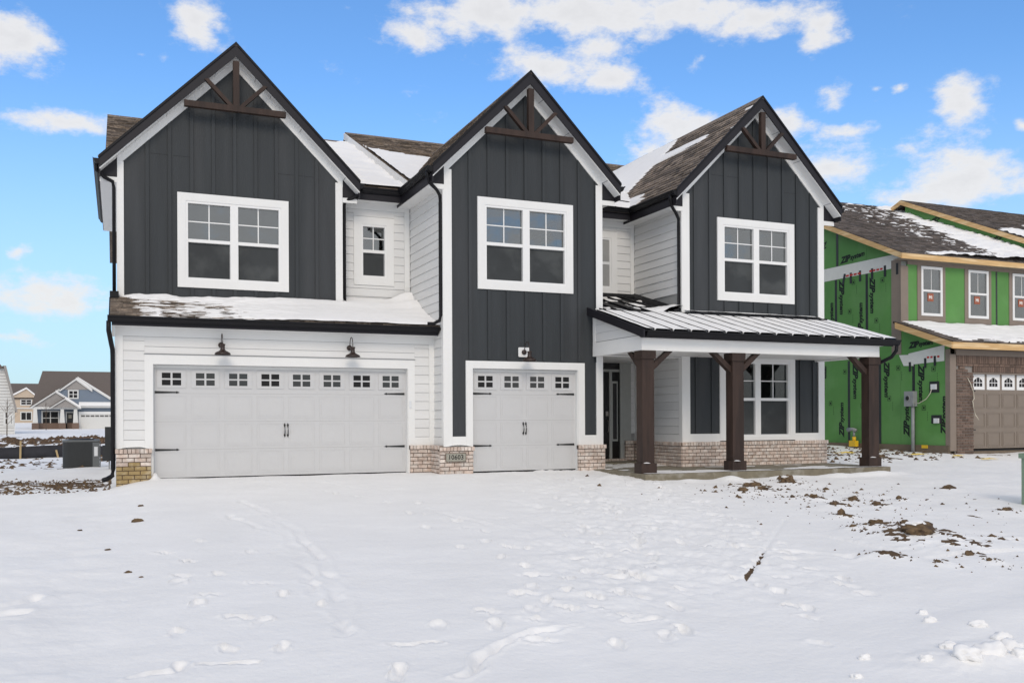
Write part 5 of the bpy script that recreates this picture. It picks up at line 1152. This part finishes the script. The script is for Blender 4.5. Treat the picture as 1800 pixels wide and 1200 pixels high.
# meter box with conduit, outlets, gas riser, cables
mt = empty('electric_meter', (NX-.05, 20.28, 1.4), 'grey electric meter box with a round socket on a steel conduit', 'electric meter')
MB().box(NX-.17, NX-.005, 20.13, 20.46, 1.42, 1.86).build('enclosure', m_grey, mt)
MB().tube([(NX-.172, 20.32, 1.66), (NX-.185, 20.32, 1.66)], .085, 16).build('socket_ring', m_grey, mt, True); MB().tube([(NX-.183, 20.32, 1.66), (NX-.188, 20.32, 1.66)], .065, 16).build('socket', m_dark, mt, True)
MB().tube([(NX-.10, 20.20, 1.42), (NX-.10, 20.20, .0)], .048, 10).build('conduit', m_grey, mt, True)
bx1 = empty('outlet_box', (NX-.03, 19.50, 1.96), 'white outlet box taped in black above the meter cable', 'outlet box'); MB().box(NX-.012, NX-.004, 19.34, 19.68, 1.80, 2.12).build('tape', m_tape, bx1); MB().box(NX-.06, NX-.012, 19.42, 19.60, 1.89, 2.04).build('cover', m_label, bx1)
bx2 = empty('outlet_box', (NX-.03, 19.40, 1.02), 'white outlet box taped in black near the foundation', 'outlet box'); MB().box(NX-.012, NX-.004, 19.26, 19.62, .92, 1.16).build('tape', m_tape, bx2); MB().box(NX-.06, NX-.012, 19.34, 19.50, .93, 1.07).build('cover', m_label, bx2)
cb = MB(); cb.tube([(NX-.12, 20.15, 1.52), (NX-.14, 19.95, 1.50), (NX-.10, 19.72, 1.62), (NX-.07, 19.60, 1.78), (NX-.06, 19.56, 1.90)], .011, 6); cb.build('cable', m_wire, mt, True)
cw_ = MB().tube([(22.0, NF-.07, 2.20), (22.08, NF-.10, 2.05), (22.17, NF-.12, 1.80), (22.21, NF-.11, 1.62), (22.14, NF-.12, 1.55), (22.20, NF-.10, 1.35), (22.24, NF-.13, 1.15), (22.33, NF-.16, 1.02)], .012, 6).build('loose_cable', m_wire, None, True); tag(cw_, 'pale loose cable hanging from a hole in the brown brick', 'cable')
gm = empty('gas_meter', (NX-.2, 22.6, .3), 'gas riser with grey regulator and yellow valve against green sheathing', 'gas meter')
MB().tube([(NX-.15, 22.75, .72), (NX-.16, 22.55, .74), (NX-.16, 22.40, .70)], [.07, .05, .06], 10).build('regulator', m_grey, gm, True); MB().tube([(NX-.16, 22.48, .72), (NX-.16, 22.48, .50)], .035, 8).build('riser', m_grey, gm, True); MB().tube([(NX-.16, 22.48, .50), (NX-.16, 22.48, .36)], .06, 8).build('valve', m_yel, gm, True)
MB().box(NX-.24, NX-.10, 22.36, 22.62, .20, .38).build('yellow_tag', m_yel, gm)
yb = MB().box(NX-.06, NX-.03, 19.72, 19.93, .21, .30).build('marker_tile', m_yel, None); tag(yb, 'small yellow tile fixed at the foot of the green wall beside the conduit', 'marker')
for i, (x, y, a, lb) in enumerate(((18.6, 20.0, .32, 'yellow marking paint on the snow beside the third porch post'), (20.2, 19.0, .30, 'yellow marking paint on the snow below the grey meter'), (21.0, 17.4, .28, 'yellow streak on the snow before the taupe garage door'), (20.9, 18.3, .18, 'small yellow mark by the brown brick column'))):
    me_ = MB(); n = 14; pts = []
    for k in range(n):
        t_ = 2*math.pi*k/n; rr_ = a*(.6+.4*math.sin(k*2.3+i)); px, py = x+rr_*1.5*math.cos(t_), y+rr_*.55*math.sin(t_); pts.append((px, py, gz_at(px, py)+.03))
    me_.v = pts + [(x, y, gz_at(x, y)+.06)]; me_.f = [(k, (k+1) % n, n) for k in range(n)]
    o = me_.build('paint_mark', m_ypaint, None, True); tag(o, lb, 'paint mark', 'yellow marks on the snow')
tb = empty('utility_pedestal', (13.2, 10.2, .05), 'pale green utility cabinet cut off by the picture edge', 'utility cabinet')
MB().box(13.40, 14.0, 9.98, 10.5, -.4, .42).build('cabinet', m_tgreen, tb); MB().prism([(9.96, .42), (10.53, .42), (10.53, .50), (10.0, .54), (9.96, .47)], 'x', 13.37, 14.03).build('lid', m_tgreen, tb)
for k in range(5): MB().box(13.391, 13.40, 10.05, 10.4, .02+k*.06, .04+k*.06).build('louver', m_tgreen, tb)

# ================================================================== WEST SIDE: air conditioner, silt fence, distant houses
ac = empty('air_conditioner', (-.9, 28.6, -.2), 'dark grey air conditioner condenser standing in snow beside the house', 'air conditioner')
c = MB(); pr = []
x0, x1, y0, y1 = -1.42, -.50, 28.35, 29.2
for cx, cy, a0 in ((x0+.12, y0+.12, 180), (x1-.02, y0+.02, 270), (x1-.12, y1-.12, 0), (x0+.12, y1-.12, 90)):
    for k in range(4): t_ = rad(a0+k*30); r0 = .12 if cx != x1-.02 else .02; pr.append((cx+r0*math.cos(t_), cy+r0*math.sin(t_)))
c.prism(pr, 'z', -.28, .52); c.build('cabinet', m_acd, ac)
for k in range(15):
    z = -.20+k*.048; g = MB(); g.v = []; pr2 = [((p[0]+.96)*1.012-.96, (p[1]-28.77)*1.012+28.77) for p in pr]; g.prism(pr2, 'z', z, z+.010); g.build('louver', m_acd, ac)
c = MB().prism([((p[0]+.96)*1.02-.96, (p[1]-28.77)*1.02+28.77) for p in pr], 'z', .52, .575); c.build('top_cover', m_acl, ac)
MB().tube([(-.96, 28.77, .576), (-.96, 28.77, .60)], .33, 20).build('fan_guard', m_iron, ac, True)
MB().box(-.66, -.482, 28.335, 28.35, -.25, .50).build('service_panel', m_acl, ac); MB().box(-.62, -.53, 28.328, 28.334, .12, .38).build('rating_label', m_label, ac)
MB().box(-.477, -.465, 28.38, 29.0, -.25, .50).build('side_panel', m_acl, ac)
eb = empty('disconnect_box', (-.2, 24.5, .3), 'dark green disconnect box on legs beside the downspout', 'electrical box')
MB().box(-.36, -.06, 24.6, 24.85, .12, .50).build('lower_box', m_acd, eb); MB().box(-.30, -.06, 24.65, 24.8, .50, .95).build('upper_box', m_acd, eb); MB().box(-.22, -.19, 24.7, 24.73, -.2, .12).build('leg', m_grey, eb)
sf = empty('silt_fence', (-3, 42, -.3), 'low black fabric silt fence with wooden stakes across the snow', 'fence')
f = MB(); xs = np.linspace(-14, 1.0, 60)
for i, x in enumerate(xs): f.v += [(x, 42.0+.06*math.sin(x*3.1), -.55), (x, 42.0+.10*math.sin(x*3.1+.4), .10+.035*math.sin(x*1.9))]
f.f = [(2*i, 2*i+2, 2*i+3, 2*i+1) for i in range(len(xs)-1)]
me_ = f.mesh('fabric', m_fabric, True); fo = link('fabric', me_, sf); sm = fo.modifiers.new('thickness', 'SOLIDIFY'); sm.thickness = .01
for x, a in ((-3.62, .02), (-2.25, -.22), (-6.2, .05), (-8.8, 0)):
    s = MB().box(-.035, .035, -.02, .02, -.6, .62 if abs(a) < .1 else .35).build('stake', m_stake, sf); s.matrix_basis = Matrix.Translation((x, 41.88, -.30 if abs(a) < .1 else -.4)) @ Matrix.Rotation(a, 4, 'Y')

# blue-grey house
BY = 141.5
Bh = empty('house', (-4, BY, .1), 'distant blue-grey house with grey shake gables and white garage door', 'house')
MB().box(-10.3, 3.0, BY+1.2, BY+12, -.3, 3.6).build('wall', m_blue, Bh)
MB().box(-10.6, -5.2, BY+.9, BY+1.3, .0, 3.4).build('wall', m_blue, Bh); MB().box(-5.2, 3, BY+.2, BY+1.3, -.1, 3.4).build('wall', m_blue, Bh)
Br = MB().hexa([(-10.95, BY+.4, 3.15), (4, BY+.4, 3.15), (4, BY+7.5, 8.3), (-10.0, BY+7.5, 8.3), (-10.95, BY+.4, 3.3), (4, BY+.4, 3.3), (4, BY+7.5, 8.45), (-10.0, BY+7.5, 8.45)]).build('roof', m_shing_dk, Bh)
def gbl(xa, xb, zbase, zap, y, m, tw=.28, name='gable'):
    xm = (xa+xb)/2; g = MB().prism([(xa, zbase), (xb, zbase), (xm, zap)], 'y', y, y+4).build(name, m, Bh)
    for s in (0, 1):
        ex = xa-.4 if s == 0 else xb+.4; ez = zbase - .4*(zap-zbase)/((xb-xa)/2)
        MB().prism([(ex, ez), (xm, zap), (xm, zap+tw), (ex, ez+tw)], 'y', y-.25, y-.05).build('rake_board', m_white2, g)
        MB().prism([(ex, ez+tw), (xm, zap+tw), (xm, zap+tw+.12), (ex, ez+tw+.12)], 'y', y-.3, y+3.5).build('gable_roof', m_shing_dk if s == 0 else m_snow, g)
    return g
gbl(-9.3, -1.0, 4.15, 6.95, BY-.0, m_blue); gbl(-7.0, -3.7, 5.55, 6.85, BY-.06, m_bgrey)
gbl(-10.6, -5.1, 3.15, 5.10, BY-.7, m_bgrey, .22); gbl(-8.2, -5.1, 3.1, 4.15, BY-1.2, m_bgrey, .18)
MB().box(-9.0, -1.0, BY-.02, BY+.1, 3.3, 4.2).build('wall', m_blue, Bh)
MB().box(-10.7, -4.9, BY-.75, BY-.55, 2.85, 3.15).build('porch_beam', m_white2, Bh); MB().box(-5.1, 3, BY-.4, BY+.2, 3.05, 3.3).build('porch_beam', m_white2, Bh)
MB().hexa([(-5.0, BY-.6, 3.3), (3, BY-.6, 3.3), (3, BY+.3, 4.0), (-5.0, BY+.3, 4.0), (-5.0, BY-.6, 3.4), (3, BY-.6, 3.4), (3, BY+.3, 4.1), (-5.0, BY+.3, 4.1)]).build('roof_skirt', m_snow, Bh)
for x in (-10.35, -7.05, -5.4):
    p = MB().prism([(x-.32, .95), (x+.32, .95), (x+.20, 2.85), (x-.20, 2.85)], 'y', BY-.85, BY-.45).build('column', m_white2, Bh); MB().box(x-.42, x+.42, BY-.95, BY-.35, -.1, .95).build('pedestal', m_brick_b, p)
MB().box(-10.3, -5.6, BY+.7, BY+.9, -.1, .95).build('wainscot', m_brick_b, Bh)
def fwin(par, x0, x1, z0, z1, y, n=2, rows=2, fm=None):
    w_ = MB().box(x0-.12, x1+.12, y-.06, y, z0-.12, z1+.12).build('window', fm or m_white2, par); k = (x1-x0)/n; kz = (z1-z0)/rows
    for i in range(n):
        for j in range(rows): MB().box(x0+i*k+.06, x0+(i+1)*k-.06, y-.08, y-.061, z0+j*kz+.05, z0+(j+1)*kz-.05).build('pane', m_dark, w_)
fwin(Bh, -9.6, -7.6, .75, 2.55, BY+.88); fwin(Bh, -6.25, -5.15+.0, 4.35+.05, 5.40, BY-.07, 2, 2)
d_ = MB().box(-6.55, -5.75, BY+.75, BY+.9, .1, 2.35).build('front_door', m_blackdoor, Bh); MB().box(-6.7, -6.55, BY+.7, BY+.9, .1, 2.5).box(-5.75, -5.6, BY+.7, BY+.9, .1, 2.5).box(-6.55, -5.75, BY+.7, BY+.9, 2.35, 2.5).build('door_casing', m_white2, d_)
MB().box(-6.3, -5.95, BY+.72, BY+.75, .15, .75).build('notice', m_blue, d_); MB().box(-6.35, -5.95, BY+.72, BY+.75, 1.6, 2.1).build('pane', m_plate, d_)
gd = MB().box(-4.85, -.0, BY-.02, BY+.18, .05, 2.25).build('garage_door', m_white2, Bh); MB().box(-5.05, -4.85, BY-.06, BY+.2, .0, 2.5).box(-4.85, .2, BY-.06, BY+.2, 2.25, 2.5).build('door_casing', m_frame, gd)
for i in range(8):
    for j in range(4): MB().box(-4.7+i*.78 if False else -4.72+i*.60*1.0+j*.12, -4.63+i*.60+j*.12, BY-.04, BY-.021, 1.80, 2.02).build('pane', m_dark, gd) if i % 2 == 0 or True else None
# beige house
Gh = empty('house', (-16, 192, 1), 'distant beige two-storey house with a snow-edged gable roof', 'house')
MB().box(-18.5, -13.6, 191.4, 200, .6, 5.6).build('wall', m_beige, Gh); MB().prism([(-18.4, 5.5), (-13.7, 5.5), (-15.5, 7.2)], 'y', 191.4, 193).build('wall', m_beige, Gh)
MB().hexa([(-20, 191.2, 5.3), (-13.9, 191.2, 5.3), (-13.9, 197, 8.2), (-20, 197, 8.2), (-20, 191.2, 5.4), (-13.9, 191.2, 5.4), (-13.9, 197, 8.4), (-20, 197, 8.4)]).build('roof', m_shing_dk, Gh)
MB().prism([(-18.6, 5.4), (-15.5, 7.2), (-13.4, 5.35), (-13.4, 5.65), (-15.5, 7.5), (-18.6, 5.7)], 'y', 191.1, 191.6).build('rake_board', m_snow, Gh)
MB().box(-18.5, -13.6, 191.2, 191.4, 3.55, 3.75).build('belt_board', m_white2, Gh)
fwin(Gh, -16.4, -14.7, 4.3, 5.2, 191.38); fwin(Gh, -16.4, -14.7, 1.5, 2.9, 191.38, 2, 1)
# white house cut by the frame
Wh = empty('house', (-11, 97, .4), 'white-sided distant house with a steep gable partly out of view', 'house')
sh = -2.2
MB().hexa([(-18, 96.2, -.3), (-8.75, 96.2, -.3), (-8.75+sh, 108, -.3), (-18+sh, 108, -.3), (-18, 96.2, 2.3), (-8.75, 96.2, 2.3), (-8.75+sh, 108, 2.3), (-18+sh, 108, 2.3)]).build('wall', m_white2, Wh)
MB().hexa([(-18, 96.2, 2.3), (-8.75, 96.2, 2.3), (-8.75+sh, 108, 2.3), (-18+sh, 108, 2.3), (-18, 96.2, 6.0), (-9.6, 96.2, 6.0), (-9.6+sh, 108, 6.0), (-18+sh, 108, 6.0)]).build('gable', m_white2, Wh)
MB().hexa([(-8.62, 95.8, 2.0), (-8.48, 95.8, 2.0), (-8.48+sh, 108.2, 2.0), (-8.62+sh, 108.2, 2.0), (-9.62, 95.8, 6.25), (-9.40, 95.8, 6.25), (-9.40+sh, 108.2, 6.25), (-9.62+sh, 108.2, 6.25)]).build('rake_board', m_bgrey, Wh)
MB().hexa([(-18, 95.8, 6.0), (-9.6, 95.8, 6.0), (-9.6+sh, 108.2, 6.0), (-18+sh, 108.2, 6.0), (-18, 95.8, 7.4), (-9.9, 95.8, 6.4), (-9.9+sh, 108.2, 6.4), (-18+sh, 108.2, 7.4)]).build('roof', m_shing_dk, Wh)
for z in np.arange(0, 5.8, .28): MB().box(-11.5, -8.8 if z < 2.3 else -8.8-(z-2.3)*.23, 96.17, 96.19, z, z+.03).build('siding_joint', m_bgrey, Wh)
fwin(Wh, -9.55, -9.35, .9, 2.0, 96.18, 1, 2); fwin(Wh, -9.1, -8.95, .9, 1.7, 96.18, 1, 1)
# bare sapling
sp = empty('sapling', (-8.6, 88, -.1), 'thin leafless sapling standing in front of the beige house', 'tree')
MB().tube([(-8.6, 88, -.3), (-8.58, 88, 1.4), (-8.55, 88, 3.1)], [.05, .035, .012], 6).build('trunk', m_bark, sp)
tw = MB(); rr = random.Random(2)
for k in range(22):
    z = rr.uniform(.8, 2.8); a = rr.uniform(0, 6.28); l = (3.4-z)*.38; p0 = Vector((-8.58, 88, z)); p1 = p0+Vector((math.cos(a)*l, math.sin(a)*l, l*1.1)); tw.tube([p0, (p0+p1)/2+Vector((0, 0, -.03)), p1], [.012, .009, .004], 4)
tw.build('crown', m_bark, sp)
t2 = empty('sapling', (-5.1, 118, 0), 'thin staked sapling in front of the blue-grey house', 'tree')
MB().tube([(-8.35, 130, -.2), (-8.35, 130, 3.6)], [.06, .02], 6).build('trunk', m_bark, t2)
tw = MB()
for k in range(16):
    z = rr.uniform(1.2, 3.3); a = rr.uniform(0, 6.28); l = (3.9-z)*.36; p0 = Vector((-8.35, 130, z)); p1 = p0+Vector((math.cos(a)*l, math.sin(a)*l, l*1.1)); tw.tube([p0, p1], [.014, .005], 4)
tw.build('crown', m_bark, t2)
